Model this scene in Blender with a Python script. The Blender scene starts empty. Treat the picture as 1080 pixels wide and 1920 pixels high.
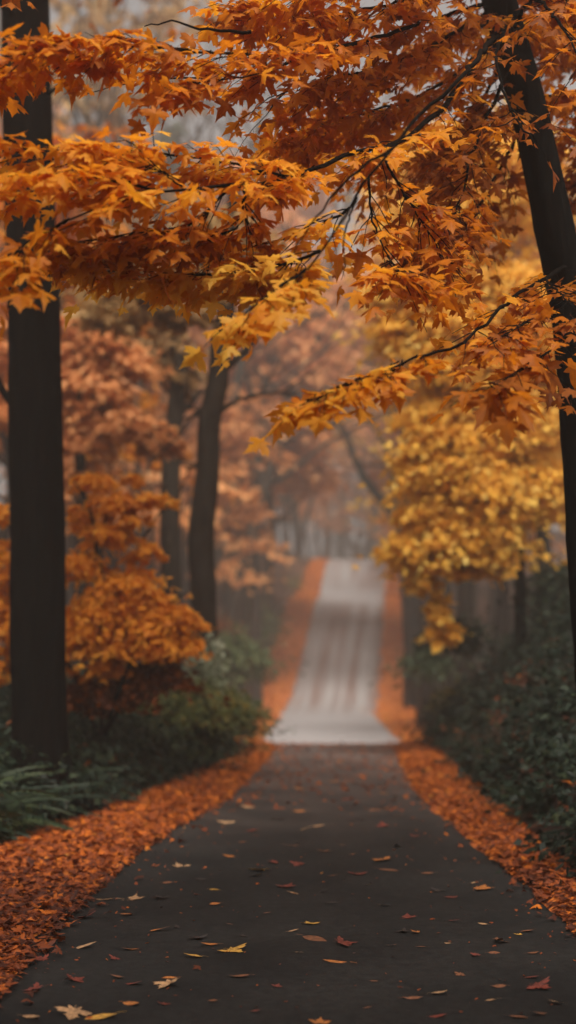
import bpy, math, random
import numpy as np
from mathutils import Vector, Matrix, noise

rng = np.random.default_rng(11)
random.seed(11)
SC = bpy.context.scene
COL = SC.collection
R = math.radians

# ------------------------------------------------------------------ camera
CAM_Z, FPX, HZ, CXP = 1.6, 2400.0, 1222.0, 540.0
cam_d = bpy.data.cameras.new('camera')
cam = bpy.data.objects.new('camera', cam_d); COL.objects.link(cam)
cam.location = (0, 0, CAM_Z); cam.rotation_euler = (R(90), 0, 0)
cam_d.sensor_fit = 'VERTICAL'; cam_d.sensor_height = 36; cam_d.sensor_width = 36
cam_d.lens = 36 * FPX / 1920
cam_d.shift_y = (HZ - 960) / 1920
cam_d.clip_start = 0.1; cam_d.clip_end = 2000
cam_d.dof.use_dof = True
cam_d.dof.focus_distance = 7.0
cam_d.dof.aperture_fstop = 0.85
SC.camera = cam

# ------------------------------------------------------------------ sky, sun, exposure
SUN_EL, SUN_AZ = R(58), R(172)          # behind the camera, along the road, veiled by cloud
w = bpy.data.worlds.new("World"); SC.world = w; w.use_nodes = True
nt = w.node_tree; nt.nodes.clear()
out = nt.nodes.new('ShaderNodeOutputWorld'); bg = nt.nodes.new('ShaderNodeBackground')
sky = nt.nodes.new('ShaderNodeTexSky'); sky.sky_type = 'NISHITA'; sky.sun_disc = False
sky.sun_elevation = SUN_EL; sky.sun_rotation = SUN_AZ
sky.air_density = 1.0; sky.dust_density = 6.0; sky.ozone_density = 1.0
hsv = nt.nodes.new('ShaderNodeHueSaturation'); hsv.inputs['Saturation'].default_value = 0.18   # overcast
mixw = nt.nodes.new('ShaderNodeMix'); mixw.data_type = 'RGBA'; mixw.blend_type = 'MULTIPLY'
mixw.inputs[0].default_value = 1.0; mixw.inputs[7].default_value = (1.0, 0.965, 0.93, 1)
nt.links.new(sky.outputs[0], hsv.inputs['Color'])
nt.links.new(hsv.outputs[0], mixw.inputs[6])
nt.links.new(mixw.outputs[2], bg.inputs[0]); bg.inputs[1].default_value = 0.07
nt.links.new(bg.outputs[0], out.inputs[0])
sd = bpy.data.lights.new('sun', 'SUN'); sd.energy = 3.0; sd.angle = R(25); sd.color = (1, 0.93, 0.84)
sun = bpy.data.objects.new('sun', sd); COL.objects.link(sun)
sv = Vector((math.sin(SUN_AZ) * math.cos(SUN_EL), math.cos(SUN_AZ) * math.cos(SUN_EL), math.sin(SUN_EL)))
sun.rotation_euler = sv.to_track_quat('Z', 'Y').to_euler()
sun.location = (0, 0, 40)
SC.view_settings.view_transform = 'Standard'; SC.view_settings.look = 'None'
SC.view_settings.exposure = 0.88; SC.view_settings.gamma = 1
SC.view_settings.use_curve_mapping = False
SC.cycles.use_denoising = True
SC.cycles.max_bounces = 6; SC.cycles.diffuse_bounces = 3; SC.cycles.glossy_bounces = 2
SC.cycles.transmission_bounces = 4; SC.cycles.transparent_max_bounces = 4; SC.cycles.volume_bounces = 1
SC.cycles.sample_clamp_indirect = 6

# ------------------------------------------------------------------ helpers
def P(px, py, d):
    return np.array([(px - CXP) / FPX * d, d, CAM_Z + (HZ - py) / FPX * d])

class MB:
    """collects pieces into one mesh"""
    def __init__(s): s.V = []; s.L = []; s.S = []; s.T = []; s.M = []; s.U = []; s.n = 0
    def add(s, verts, loops, sizes, tint=0.5, mat=0, uv=None):
        verts = np.asarray(verts, float).reshape(-1, 3)
        s.V.append(verts); s.L.append(np.asarray(loops, int) + s.n); s.S.append(np.asarray(sizes, int))
        t = np.broadcast_to(np.asarray(tint, float), (len(verts),)); s.T.append(t)
        s.M.append(np.full(len(sizes), mat, int)); s.n += len(verts)
    def inst(s, tm, M, T, tint, mat=0):
        tv, tl, ts = tm; N = len(T)
        if N == 0: return
        v = np.einsum('nij,kj->nki', M, tv) + T[:, None, :]
        k = len(tv)
        l = (tl[None, :] + (np.arange(N) * k)[:, None]).ravel()
        s.add(v.reshape(-1, 3), l, np.tile(ts, N), np.repeat(tint, k), mat)
    def tube(s, pts, rad, ns=8, rough=0.0, tint=0.5, mat=0, cap=True):
        pts = np.asarray(pts, float); rad = np.asarray(rad, float); n = len(pts)
        tan = np.gradient(pts, axis=0); tan /= np.linalg.norm(tan, axis=1)[:, None] + 1e-9
        ref = np.array([0, 1.0, 0.05]) if abs(tan[0][2]) > 0.6 else np.array([0, 0, 1.0])
        a = np.cross(tan, ref); a /= np.linalg.norm(a, axis=1)[:, None] + 1e-9
        b = np.cross(tan, a)
        th = np.arange(ns) / ns * 2 * math.pi
        rr = rad[:, None] * np.ones(ns)[None, :]
        if rough:
            ph = rng.uniform(0, 6.3, 6)
            z = np.arange(n)[:, None]
            rr = rr * (1 + rough * (0.5 * np.sin(3 * th + ph[0] + z * .21) + 0.35 * np.sin(5 * th + ph[1] - z * .33)
                                    + 0.25 * np.sin(2 * th + z * .9 + ph[2]) + 0.35 * rng.normal(size=(n, ns))))
        v = pts[:, None, :] + rr[:, :, None] * (np.cos(th)[None, :, None] * a[:, None, :] + np.sin(th)[None, :, None] * b[:, None, :])
        i = np.arange(n - 1)[:, None]; j = np.arange(ns)[None, :]; j2 = (j + 1) % ns
        q = np.stack([i * ns + j, i * ns + j2, (i + 1) * ns + j2, (i + 1) * ns + j], -1).reshape(-1, 4)
        L = list(q.ravel()); S = [4] * len(q)
        if cap: L += list(range(ns))[::-1] + [(n - 1) * ns + k for k in range(ns)]; S += [ns, ns]
        s.add(v.reshape(-1, 3), L, S, tint, mat)
    def build(s, name, mats, parent=None, origin=(0, 0, 0), smooth=False, kind=None):
        V = np.concatenate(s.V) - np.asarray(origin); L = np.concatenate(s.L); S = np.concatenate(s.S)
        me = bpy.data.meshes.new(name)
        me.vertices.add(len(V)); me.vertices.foreach_set('co', V.astype(np.float32).ravel())
        me.loops.add(len(L)); me.loops.foreach_set('vertex_index', L.astype(np.int32))
        me.polygons.add(len(S)); st = np.concatenate([[0], np.cumsum(S)[:-1]]).astype(np.int32)
        me.polygons.foreach_set('loop_start', st)
        if not isinstance(mats, (list, tuple)): mats = [mats]
        for m in mats: me.materials.append(m)
        me.polygons.foreach_set('material_index', np.concatenate(s.M).astype(np.int32))
        me.polygons.foreach_set('use_smooth', np.full(len(S), smooth))
        me.update(calc_edges=True)
        at = me.attributes.new('tint', 'FLOAT', 'POINT'); at.data.foreach_set('value', np.concatenate(s.T).astype(np.float32))
        o = bpy.data.objects.new(name, me); COL.objects.link(o)
        if parent: o.parent = parent
        else: o.location = origin
        if kind: o['kind'] = kind
        return o

def thing(name, label, cat, loc, group=None):
    o = bpy.data.objects.new(name, None); COL.objects.link(o); o.location = tuple(loc); o.empty_display_size = .2
    o['label'] = label; o['category'] = cat
    if group: o['group'] = group
    return o
def tag(o, label, cat, group=None, kind=None):
    o['label'] = label
    if cat: o['category'] = cat
    if group: o['group'] = group
    if kind: o['kind'] = kind
    return o
def dup(root, loc, rotz=0, scale=1, label=None, group=None):
    r = root.copy(); COL.objects.link(r); r.location = tuple(loc); r.rotation_euler = (0, 0, rotz)
    r.scale = scale if isinstance(scale, tuple) else (scale,) * 3
    if label: r['label'] = label
    if group: r['group'] = group
    for ch in list(root.children):
        c = ch.copy(); COL.objects.link(c); c.parent = r
        for g in list(ch.children):
            d = g.copy(); COL.objects.link(d); d.parent = c
    return r

def unit(v): return v / (np.linalg.norm(v, axis=-1, keepdims=True) + 1e-9)
def frames(tip, nrm, size, asp=None):
    """rotation matrices: local y -> tip, local z -> nrm"""
    y = unit(tip); x = unit(np.cross(y, nrm)); z = np.cross(x, y)
    M = np.stack([x, y, z], -1) * size[:, None, None]
    if asp is not None: M[:, :, 0] *= asp[:, None]
    return M
def smooth_poly(pts, n):
    pts = np.asarray(pts, float)
    if len(pts) < 3:
        t = np.linspace(0, 1, n)[:, None]; return pts[0] * (1 - t) + pts[-1] * t
    d = np.concatenate([[0], np.cumsum(np.linalg.norm(np.diff(pts, axis=0), axis=1))])
    pp = np.vstack([2 * pts[0] - pts[1], pts, 2 * pts[-1] - pts[-2]])
    o = []
    for s in np.linspace(0, d[-1], n):
        i = min(np.searchsorted(d, s, 'right') - 1, len(pts) - 2); t = (s - d[i]) / (d[i + 1] - d[i] + 1e-9)
        p0, p1, p2, p3 = pp[i], pp[i + 1], pp[i + 2], pp[i + 3]
        o.append(.5 * (2 * p1 + (p2 - p0) * t + (2 * p0 - 5 * p1 + 4 * p2 - p3) * t * t + (3 * p1 - p0 - 3 * p2 + p3) * t ** 3))
    return np.array(o)

# ------------------------------------------------------------------ leaf templates
def fan(half, centre, fold, curl):
    h = half; pts = list(h) + [(-x, y) for x, y in h[::-1] if x > 0]
    pts = [p for i, p in enumerate(pts) if i == 0 or p != pts[i - 1]]
    V = [(centre[0], centre[1])] + pts
    v = np.array([(x, y, -fold * abs(x) - curl * y * y) for x, y in V]); v[0][2] += 0.02
    n = len(pts); L = []
    for i in range(n): L += [0, 1 + i, 1 + (i + 1) % n]
    return (v, np.array(L), np.full(n, 3))
MAPLE = [(0, 0), (.10, -.07), (.30, -.16), (.27, -.03), (.22, .05), (.40, .06), (.62, .12), (.82, .30), (.60, .33), (.64, .46),
         (.44, .41), (.24, .34), (.22, .42), (.36, .60), (.22, .62), (.15, .76), (.09, .84), (0, 1.08)]
leafA = fan(MAPLE, (0, .22), .18, .10)
leafB = fan(MAPLE, (0, .22), .42, .30)
leafC = fan(MAPLE, (0, .22), -.12, .45)
STAR = [(0, 0), (.28, -.12), (.22, .08), (.72, .28), (.24, .38), (.30, .62), (0, 1.0)]
star = fan(STAR, (0, .25), .25, .2)
starB = fan(STAR, (0, .25), .5, .5)
OVAL = [(0, 0), (.16, .18), (.24, .45), (.18, .75), (0, 1.05)]
oval = fan(OVAL, (0, .5), .35, .2)
dia = (np.array([(0, 0, 0), (.38, .35, -.08), (0, 1, -.12), (-.38, .45, -.06)]), np.array([0, 1, 2, 3]), np.array([4]))
# broken three-lobed cluster of small leaves for far crowns
def rag():
    V = []; L = []; k = 0
    for a, s in ((-.9, .7), (-.3, 1), (.35, .9), (1.0, .65)):
        ca, sa = math.cos(a), math.sin(a)
        for x, y, z in ((0, 0, 0), (.17, .5, -.1), (0, 1, -.25), (-.17, .45, -.08)):
            V.append(((x * ca + y * sa) * s, (-x * sa + y * ca) * s, z * s + .08 * a)); L.append(k); k += 1
    return (np.array(V), np.array(L), np.array([4] * 4))
ragt = rag()
def petiole():
    return (np.array([(-.012, -.5, .04), (.012, -.5, .04), (.01, .1, 0), (-.01, .1, 0)]), np.array([0, 1, 2, 3]), np.array([4]))
petl = petiole()

# ------------------------------------------------------------------ materials
def mat(name):
    m = bpy.data.materials.new(name); m.use_nodes = True; nt = m.node_tree; nt.nodes.clear()
    o = nt.nodes.new('ShaderNodeOutputMaterial'); return m, nt, o
def N(nt, t, **k):
    n = nt.nodes.new(t)
    for a, b in k.items():
        if a in n.inputs: n.inputs[a].default_value = b
        else: setattr(n, a, b)
    return n
def ramp(nt, fac, stops, interp='LINEAR'):
    r = nt.nodes.new('ShaderNodeValToRGB'); cr = r.color_ramp; cr.interpolation = interp
    while len(cr.elements) < len(stops): cr.elements.new(.5)
    for e, (p, c) in zip(cr.elements, stops): e.position = p; e.color = (*c, 1)
    if fac is not None: nt.links.new(fac, r.inputs[0])
    return r
def leaf_mat(name, stops, trans=.45, rough=.55, blot=.35):
    m, nt, o = mat(name)
    a = N(nt, 'ShaderNodeAttribute', attribute_name='tint')
    geo = N(nt, 'ShaderNodeNewGeometry')
    nz = N(nt, 'ShaderNodeTexNoise', Scale=22.0, Detail=4.0)
    nt.links.new(geo.outputs['Position'], nz.inputs['Vector'])
    ad = N(nt, 'ShaderNodeMath', operation='MULTIPLY_ADD'); ad.inputs[1].default_value = blot; 
    nt.links.new(nz.outputs['Fac'], ad.inputs[0])
    sb = N(nt, 'ShaderNodeMath', operation='SUBTRACT'); sb.inputs[1].default_value = blot / 2
    nt.links.new(a.outputs['Fac'], sb.inputs[0]); nt.links.new(sb.outputs[0], ad.inputs[2])
    r = ramp(nt, ad.outputs[0], stops)
    p = N(nt, 'ShaderNodeBsdfPrincipled'); p.inputs['Roughness'].default_value = rough
    p.inputs['Specular IOR Level'].default_value = .25
    t = N(nt, 'ShaderNodeBsdfTranslucent'); mx = N(nt, 'ShaderNodeMixShader'); mx.inputs[0].default_value = trans
    nt.links.new(r.outputs[0], p.inputs['Base Color']); nt.links.new(r.outputs[0], t.inputs['Color'])
    nt.links.new(p.outputs[0], mx.inputs[1]); nt.links.new(t.outputs[0], mx.inputs[2]); nt.links.new(mx.outputs[0], o.inputs[0])
    return m
AUT = [(0, (.09, .022, .006)), (.25, (.30, .080, .008)), (.5, (.62, .19, .007)), (.75, (.82, .34, .016)), (1, (.86, .50, .07))]
M_aut = leaf_mat('autumn_leaf', AUT, trans=.55)
M_gold = leaf_mat('golden_leaf', [(0, (.50, .20, .015)), (.4, (.82, .42, .04)), (.75, (.92, .56, .08)), (1, (.95, .70, .18))])
M_amber = leaf_mat('amber_leaf', [(0, (.20, .05, .008)), (.4, (.70, .235, .014)), (.75, (.86, .38, .030)), (1, (.84, .46, .08))])
M_pink = leaf_mat('coral_leaf', [(0, (.26, .085, .03)), (.5, (.70, .30, .10)), (1, (.84, .47, .20))])
M_tan = leaf_mat('tan_leaf', [(0, (.22, .12, .04)), (.5, (.48, .28, .10)), (1, (.62, .45, .20))])
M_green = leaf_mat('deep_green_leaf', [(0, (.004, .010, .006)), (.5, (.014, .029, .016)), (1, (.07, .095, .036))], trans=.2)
M_olive = leaf_mat('olive_leaf', [(0, (.03, .05, .02)), (.5, (.13, .16, .055)), (1, (.36, .25, .05))], trans=.3)
M_pale = leaf_mat('pale_leaf', [(0, (.10, .14, .08)), (.5, (.32, .36, .24)), (1, (.5, .52, .38))], trans=.3)
M_litter = leaf_mat('fallen_leaf', [(0, (.06, .016, .008)), (.3, (.24, .055, .014)), (.55, (.50, .12, .012)), (.8, (.72, .21, .016)), (1, (.78, .36, .06))], trans=.12)

def bark(name, c0, c1, sc=1.0, bump=.6):
    m, nt, o = mat(name)
    tc = N(nt, 'ShaderNodeTexCoord'); mp = N(nt, 'ShaderNodeMapping'); mp.inputs['Scale'].default_value = (14 * sc, 14 * sc, 2.2 * sc)
    nt.links.new(tc.outputs['Object'], mp.inputs[0])
    nz = N(nt, 'ShaderNodeTexNoise', Scale=1.6, Detail=8.0, Roughness=.65); nt.links.new(mp.outputs[0], nz.inputs['Vector'])
    vo = N(nt, 'ShaderNodeTexVoronoi', Scale=1.1); vo.feature = 'DISTANCE_TO_EDGE'; nt.links.new(mp.outputs[0], vo.inputs['Vector'])
    mu = N(nt, 'ShaderNodeMath', operation='MULTIPLY'); nt.links.new(nz.outputs['Fac'], mu.inputs[0]); nt.links.new(vo.outputs['Distance'], mu.inputs[1])
    r = ramp(nt, nz.outputs['Fac'], [(.3, c0), (.7, c1)])
    p = N(nt, 'ShaderNodeBsdfPrincipled'); p.inputs['Roughness'].default_value = .95; p.inputs['Specular IOR Level'].default_value = .03
    b = N(nt, 'ShaderNodeBump', Strength=bump, Distance=.04); nt.links.new(mu.outputs[0], b.inputs['Height'])
    nt.links.new(b.outputs[0], p.inputs['Normal']); nt.links.new(r.outputs[0], p.inputs['Base Color']); nt.links.new(p.outputs[0], o.inputs[0])
    return m
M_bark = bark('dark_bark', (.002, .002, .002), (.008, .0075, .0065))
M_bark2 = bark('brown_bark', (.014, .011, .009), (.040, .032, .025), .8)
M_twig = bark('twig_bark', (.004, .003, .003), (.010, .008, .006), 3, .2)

def ground_mat():
    m, nt, o = mat('forest_floor')
    geo = N(nt, 'ShaderNodeNewGeometry')
    vo = N(nt, 'ShaderNodeTexVoronoi', Scale=16.0); nt.links.new(geo.outputs['Position'], vo.inputs['Vector'])
    nz = N(nt, 'ShaderNodeTexNoise', Scale=.7, Detail=5.0); nt.links.new(geo.outputs['Position'], nz.inputs['Vector'])
    hs = N(nt, 'ShaderNodeSeparateColor'); nt.links.new(vo.outputs['Color'], hs.inputs[0])
    r = ramp(nt, hs.outputs[0], [(0, (.022, .012, .008)), (.5, (.075, .032, .016)), (.8, (.16, .055, .018)), (1, (.24, .09, .025))])
    r2 = ramp(nt, nz.outputs['Fac'], [(.35, (.016, .013, .010)), (.6, (1, 1, 1))])
    mx = N(nt, 'ShaderNodeMix'); mx.data_type = 'RGBA'; mx.blend_type = 'MULTIPLY'; mx.inputs[0].default_value = .75
    nt.links.new(r.outputs[0], mx.inputs[6]); nt.links.new(r2.outputs[0], mx.inputs[7])
    p = N(nt, 'ShaderNodeBsdfPrincipled'); p.inputs['Roughness'].default_value = .95
    b = N(nt, 'ShaderNodeBump', Strength=.8, Distance=.05); nt.links.new(vo.outputs['Distance'], b.inputs['Height'])
    nt.links.new(b.outputs[0], p.inputs['Normal']); nt.links.new(mx.outputs[2], p.inputs['Base Color']); nt.links.new(p.outputs[0], o.inputs[0])
    return m
def drift_mat():
    m, nt, o = mat('leaf_drift_bed')
    geo = N(nt, 'ShaderNodeNewGeometry')
    vo = N(nt, 'ShaderNodeTexVoronoi', Scale=20.0); nt.links.new(geo.outputs['Position'], vo.inputs['Vector'])
    hs = N(nt, 'ShaderNodeSeparateColor'); nt.links.new(vo.outputs['Color'], hs.inputs[0])
    r = ramp(nt, hs.outputs[0], [(0, (.12, .026, .008)), (.5, (.46, .105, .008)), (1, (.66, .19, .014))])
    p = N(nt, 'ShaderNodeBsdfPrincipled'); p.inputs['Roughness'].default_value = .8
    b = N(nt, 'ShaderNodeBump', Strength=.8, Distance=.03); nt.links.new(vo.outputs['Distance'], b.inputs['Height'])
    nt.links.new(b.outputs[0], p.inputs['Normal']); nt.links.new(r.outputs[0], p.inputs['Base Color']); nt.links.new(p.outputs[0], o.inputs[0])
    return m
def road_mat():
    m, nt, o = mat('asphalt_far_light')
    uv = N(nt, 'ShaderNodeAttribute', attribute_name='along')   # vector (offset from centre, distance, 0)
    sp = N(nt, 'ShaderNodeSeparateXYZ'); nt.links.new(uv.outputs['Vector'], sp.inputs[0])
    geo = N(nt, 'ShaderNodeNewGeometry')
    fine = N(nt, 'ShaderNodeTexNoise', Scale=190.0, Detail=2.0); nt.links.new(geo.outputs['Position'], fine.inputs['Vector'])
    big = N(nt, 'ShaderNodeTexNoise', Scale=1.3, Detail=6.0); nt.links.new(geo.outputs['Position'], big.inputs['Vector'])
    mid = N(nt, 'ShaderNodeTexNoise', Scale=16.0, Detail=7.0, Roughness=.7); nt.links.new(geo.outputs['Position'], mid.inputs['Vector'])
    cm = ramp(nt, mid.outputs['Fac'], [(.35, (.55, .55, .55)), (.65, (1.5, 1.45, 1.4))])
    c1 = ramp(nt, fine.outputs['Fac'], [(.3, (.005, .006, .0065)), (.7, (.021, .022, .023))])
    c2 = ramp(nt, big.outputs['Fac'], [(.3, (.55, .56, .56)), (.7, (1.35, 1.28, 1.18))])
    near = N(nt, 'ShaderNodeMix'); near.data_type = 'RGBA'; near.blend_type = 'MULTIPLY'; near.inputs[0].default_value = 1
    nt.links.new(c1.outputs[0], near.inputs[6]); nt.links.new(c2.outputs[0], near.inputs[7])
    # beyond the crest the paler colour stands in for open-sky light; leaf-stained wheel tracks
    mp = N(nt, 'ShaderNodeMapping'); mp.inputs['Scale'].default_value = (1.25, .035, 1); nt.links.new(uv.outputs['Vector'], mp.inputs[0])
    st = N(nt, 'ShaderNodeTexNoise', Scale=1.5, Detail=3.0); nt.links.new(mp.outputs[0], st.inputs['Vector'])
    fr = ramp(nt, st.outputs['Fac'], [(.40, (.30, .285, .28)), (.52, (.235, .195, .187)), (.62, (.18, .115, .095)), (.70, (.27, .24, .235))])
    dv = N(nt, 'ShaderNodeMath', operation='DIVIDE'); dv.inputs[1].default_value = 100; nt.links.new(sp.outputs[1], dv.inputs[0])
    mr = ramp(nt, dv.outputs[0], [(.54, (0, 0, 0)), (.60, (1, 1, 1)), (.745, (1, 1, 1)), (.765, (.1, .1, .1)), (.82, (.1, .1, .1)), (.84, (.9, .9, .9))])  # streaks only on the climbs; flat stretches keep a pale tone for reflected sky
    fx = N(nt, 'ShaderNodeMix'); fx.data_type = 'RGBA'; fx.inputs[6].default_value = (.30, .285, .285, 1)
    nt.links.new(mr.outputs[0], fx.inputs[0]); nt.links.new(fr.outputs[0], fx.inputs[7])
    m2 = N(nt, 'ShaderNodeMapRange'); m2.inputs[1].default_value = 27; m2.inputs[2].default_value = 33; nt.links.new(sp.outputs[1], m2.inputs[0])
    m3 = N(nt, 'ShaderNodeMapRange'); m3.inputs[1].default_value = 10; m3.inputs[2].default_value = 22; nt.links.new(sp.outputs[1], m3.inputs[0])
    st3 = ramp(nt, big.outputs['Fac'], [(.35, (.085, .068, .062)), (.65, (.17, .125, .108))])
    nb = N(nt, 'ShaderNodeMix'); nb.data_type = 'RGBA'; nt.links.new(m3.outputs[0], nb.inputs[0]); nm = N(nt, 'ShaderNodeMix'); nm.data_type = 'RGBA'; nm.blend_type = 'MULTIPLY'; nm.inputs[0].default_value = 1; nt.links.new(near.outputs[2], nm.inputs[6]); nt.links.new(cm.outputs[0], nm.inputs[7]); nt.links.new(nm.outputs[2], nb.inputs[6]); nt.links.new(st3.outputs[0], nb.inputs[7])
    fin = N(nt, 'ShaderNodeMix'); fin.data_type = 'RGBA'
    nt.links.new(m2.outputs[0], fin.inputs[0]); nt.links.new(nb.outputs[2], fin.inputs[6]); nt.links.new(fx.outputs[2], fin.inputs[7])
    p = N(nt, 'ShaderNodeBsdfPrincipled'); p.inputs['Roughness'].default_value = .8; p.inputs['Specular IOR Level'].default_value = .22
    b = N(nt, 'ShaderNodeBump', Strength=.35, Distance=.006); nt.links.new(fine.outputs['Fac'], b.inputs['Height'])
    nt.links.new(b.outputs[0], p.inputs['Normal']); nt.links.new(fin.outputs[2], p.inputs['Base Color']); nt.links.new(p.outputs[0], o.inputs[0])
    return m
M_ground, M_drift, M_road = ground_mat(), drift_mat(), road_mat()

# ------------------------------------------------------------------ terrain
_Y = [-30, 0, 8, 10, 14.5, 20, 24, 30, 38, 56, 76, 92, 110, 160]
def col(v): return lambda y: np.interp(y, _Y, v)
LI = col([-1.5, -1.45, -1.37, -1.27, -.72, -.42, -.30, -.60, -.87, -.35, 1.58, 2.7, 4, 6])
RI = col([1.7, 1.68, 1.66, 1.60, 1.54, 1.80, 2.05, 2.8, 3.40, 3.85, 5.76, 7.1, 8.6, 11])
LO = col([-2.7, -2.6, -2.55, -2.36, -1.65, -1.0, -.9, -1.6, -2.1, -2.1, -.05, 1.6, 3, 5])
RO = col([2.05, 2.0, 1.98, 2.06, 2.25, 2.5, 2.75, 3.7, 4.5, 5.7, 7.1, 8.3, 9.4, 12])
_py = [-40, 0, 10, 15, 20, 24, 26, 28, 30, 33, 38, 50, 56, 60, 65, 76, 81, 92, 98, 106, 120, 170]
_pz = [0, 0, 0, -.05, -.15, -.21, -.27, -.41, -.62, -.95, -1.07, -1.14, -1.10, -.75, .7, 4.6, 5.15, 8.1, 8.7, 8.2, 6.5, 6]
def prof(y):
    y = np.asarray(y, float); return sum(np.interp(y + k, _py, _pz) for k in (-1.2, -.4, .4, 1.2)) / 4
def gz(x, y):
    x = np.asarray(x, float); y = np.asarray(y, float)
    b = prof(y)
    tr = np.maximum(x - RO(y) - .02, 0); tl = np.maximum(LO(y) - x - .05, 0)
    steep = np.interp(y, [0, 7, 12, 30, 45, 70], [.7, .8, 1.0, 1.0, .6, .35])
    hr = steep * np.where(tr < 2.4, tr * np.minimum(tr / .5, 1), 2.4 + .42 * (tr - 2.4))
    hr = np.minimum(hr, 14)
    hl = .34 * tl * np.minimum(tl / 1.0, 1) ; hl = np.where(tl > 3, 1.02 + .16 * (tl - 3), hl); hl = np.minimum(hl, 9)
    bump = .07 * np.sin(x * 1.7 + y * .6) * np.sin(y * 1.1 - x * .5) * np.minimum((tr + tl) * 1.2, 1)
    return b + hr + hl + bump
def zat(x, y): return float(gz(x, y))

def sheet(name, xs_of, ys, mat_, dz=0.0, along=False, kind='structure', mound=None):
    nx = len(xs_of(ys[0])); V = []
    for y in ys:
        xs = np.asarray(xs_of(y)); z = gz(xs, np.full(nx, y)) + dz
        if mound is not None: z = z + mound(y, nx)
        V.append(np.stack([xs, np.full(nx, y), z], -1))
    V = np.array(V).reshape(-1, 3); ny = len(ys)
    i = np.arange(ny - 1)[:, None]; j = np.arange(nx - 1)[None, :]
    q = np.stack([i * nx + j, i * nx + j + 1, (i + 1) * nx + j + 1, (i + 1) * nx + j], -1).reshape(-1, 4)
    mb = MB(); mb.add(V, q.ravel(), np.full(len(q), 4))
    o = mb.build(name, mat_, smooth=True, kind=kind)
    if along:
        c = (LI(V[:, 1]) + RI(V[:, 1])) / 2
        a = o.data.attributes.new('along', 'FLOAT_VECTOR', 'POINT')
        a.data.foreach_set('vector', np.stack([V[:, 0] - c, V[:, 1], V[:, 1] * 0], -1).astype(np.float32).ravel())
    return o
ysn = np.concatenate([np.arange(-35, 4, 1.5), np.arange(4, 45, .25), np.arange(45, 110, .5), np.arange(110, 171, 2)])
def gx(y):
    c = (LO(y) + RO(y)) / 2
    u = np.concatenate([-np.geomspace(90, 6.2, 26), np.linspace(-6, 6, 61), np.geomspace(6.2, 90, 26)])
    return c + u
sheet('ground', gx, ysn, M_ground, -0.02)
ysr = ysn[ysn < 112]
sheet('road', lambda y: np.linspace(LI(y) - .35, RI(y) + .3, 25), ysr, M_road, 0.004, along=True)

# leaf drifts along both edges of the road
def drift(name, A, B, label, y0=3.5, y1=100, near_n=9000, far_n=6500):
    mb = MB()
    ys = np.concatenate([np.arange(y0, 30, .15), np.arange(30, y1, .4)]); nx = 9
    V = []
    for y in ys:
        wob = .10 * math.sin(y * 2.3) + .07 * math.sin(y * 5.1 + 1) + rng.normal() * .03
        a, b = A(y) + wob * .6, B(y) + wob * .3
        xs = np.linspace(a, b, nx); t = np.linspace(0, 1, nx)
        z = gz(xs, np.full(nx, y)) + .006 + .055 * np.sin(np.pi * t) ** .7 + rng.uniform(0, .012, nx) * np.sin(np.pi * t)
        V.append(np.stack([xs, np.full(nx, y), z], -1))
    V = np.array(V).reshape(-1, 3); ny = len(ys)
    i = np.arange(ny - 1)[:, None]; j = np.arange(nx - 1)[None, :]
    q = np.stack([i * nx + j, i * nx + j + 1, (i + 1) * nx + j + 1, (i + 1) * nx + j], -1).reshape(-1, 4)
    mb.add(V, q.ravel(), np.full(len(q), 4), mat=1)
    for nn, lo, hi, sz, tm in ((near_n, y0, 28, (.026, .07), (leafA, leafB, leafC, oval)), (far_n, 28, y1, (.09, .18), (star, starB, dia))):
        y = rng.uniform(lo, hi, nn); t = rng.beta(1.15, 1.15, nn); t = t * 1.16 - .08
        sp = rng.random(nn) < .05; t = np.where(sp, t + rng.normal(0, .28, nn), t)
        a, b = A(y), B(y); x = a + (b - a) * t
        tt = np.clip(t, 0, 1)
        z = gz(x, y) + .02 + .06 * np.sin(np.pi * tt) ** .7 + rng.uniform(0, .02, nn)
        ang = rng.uniform(0, 2 * math.pi, nn); til = rng.normal(0, .35, (nn, 2))
        nrm = unit(np.stack([til[:, 0], til[:, 1], np.ones(nn)], -1))
        tip = np.stack([np.cos(ang), np.sin(ang), rng.normal(.1, .25, nn)], -1)
        s = rng.uniform(*sz, nn)
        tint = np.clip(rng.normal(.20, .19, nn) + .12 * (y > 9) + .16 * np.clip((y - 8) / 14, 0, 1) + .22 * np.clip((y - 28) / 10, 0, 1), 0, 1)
        g = rng.integers(0, len(tm), nn); Ms = frames(tip, nrm, s); T = np.stack([x, y, z], -1)
        for k, tmp in enumerate(tm):
            w_ = g == k; mb.inst(tmp, Ms[w_], T[w_], tint[w_])
    o = mb.build(name, [M_litter, M_drift], kind='stuff'); tag(o, label, 'fallen leaves')
drift('fallen_leaves', LO, LI, 'thick drift of orange fallen leaves along the left edge of the path', near_n=30000)
drift('fallen_leaves', RI, RO, 'thick drift of orange fallen leaves along the right edge of the path', near_n=18000)

# ------------------------------------------------------------------ foliage tools
def put_leaves(mb, pos, tipd, size, tint, tms, up=.75, twist=.5, pet=False, matl=0):
    n = len(pos)
    if n == 0: return
    nrm = unit(np.stack([rng.normal(0, twist, n), rng.normal(0, twist, n) - .12, np.full(n, up)], -1))
    Ms = frames(tipd, nrm, size, rng.uniform(.72, 1.12, n)); g = rng.integers(0, len(tms), n)
    for k, tm in enumerate(tms):
        w_ = g == k; mb.inst(tm, Ms[w_], pos[w_], tint[w_], matl)
    if pet: mb.inst(petl, Ms, pos, np.clip(tint - .3, 0, 1), matl)

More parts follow.
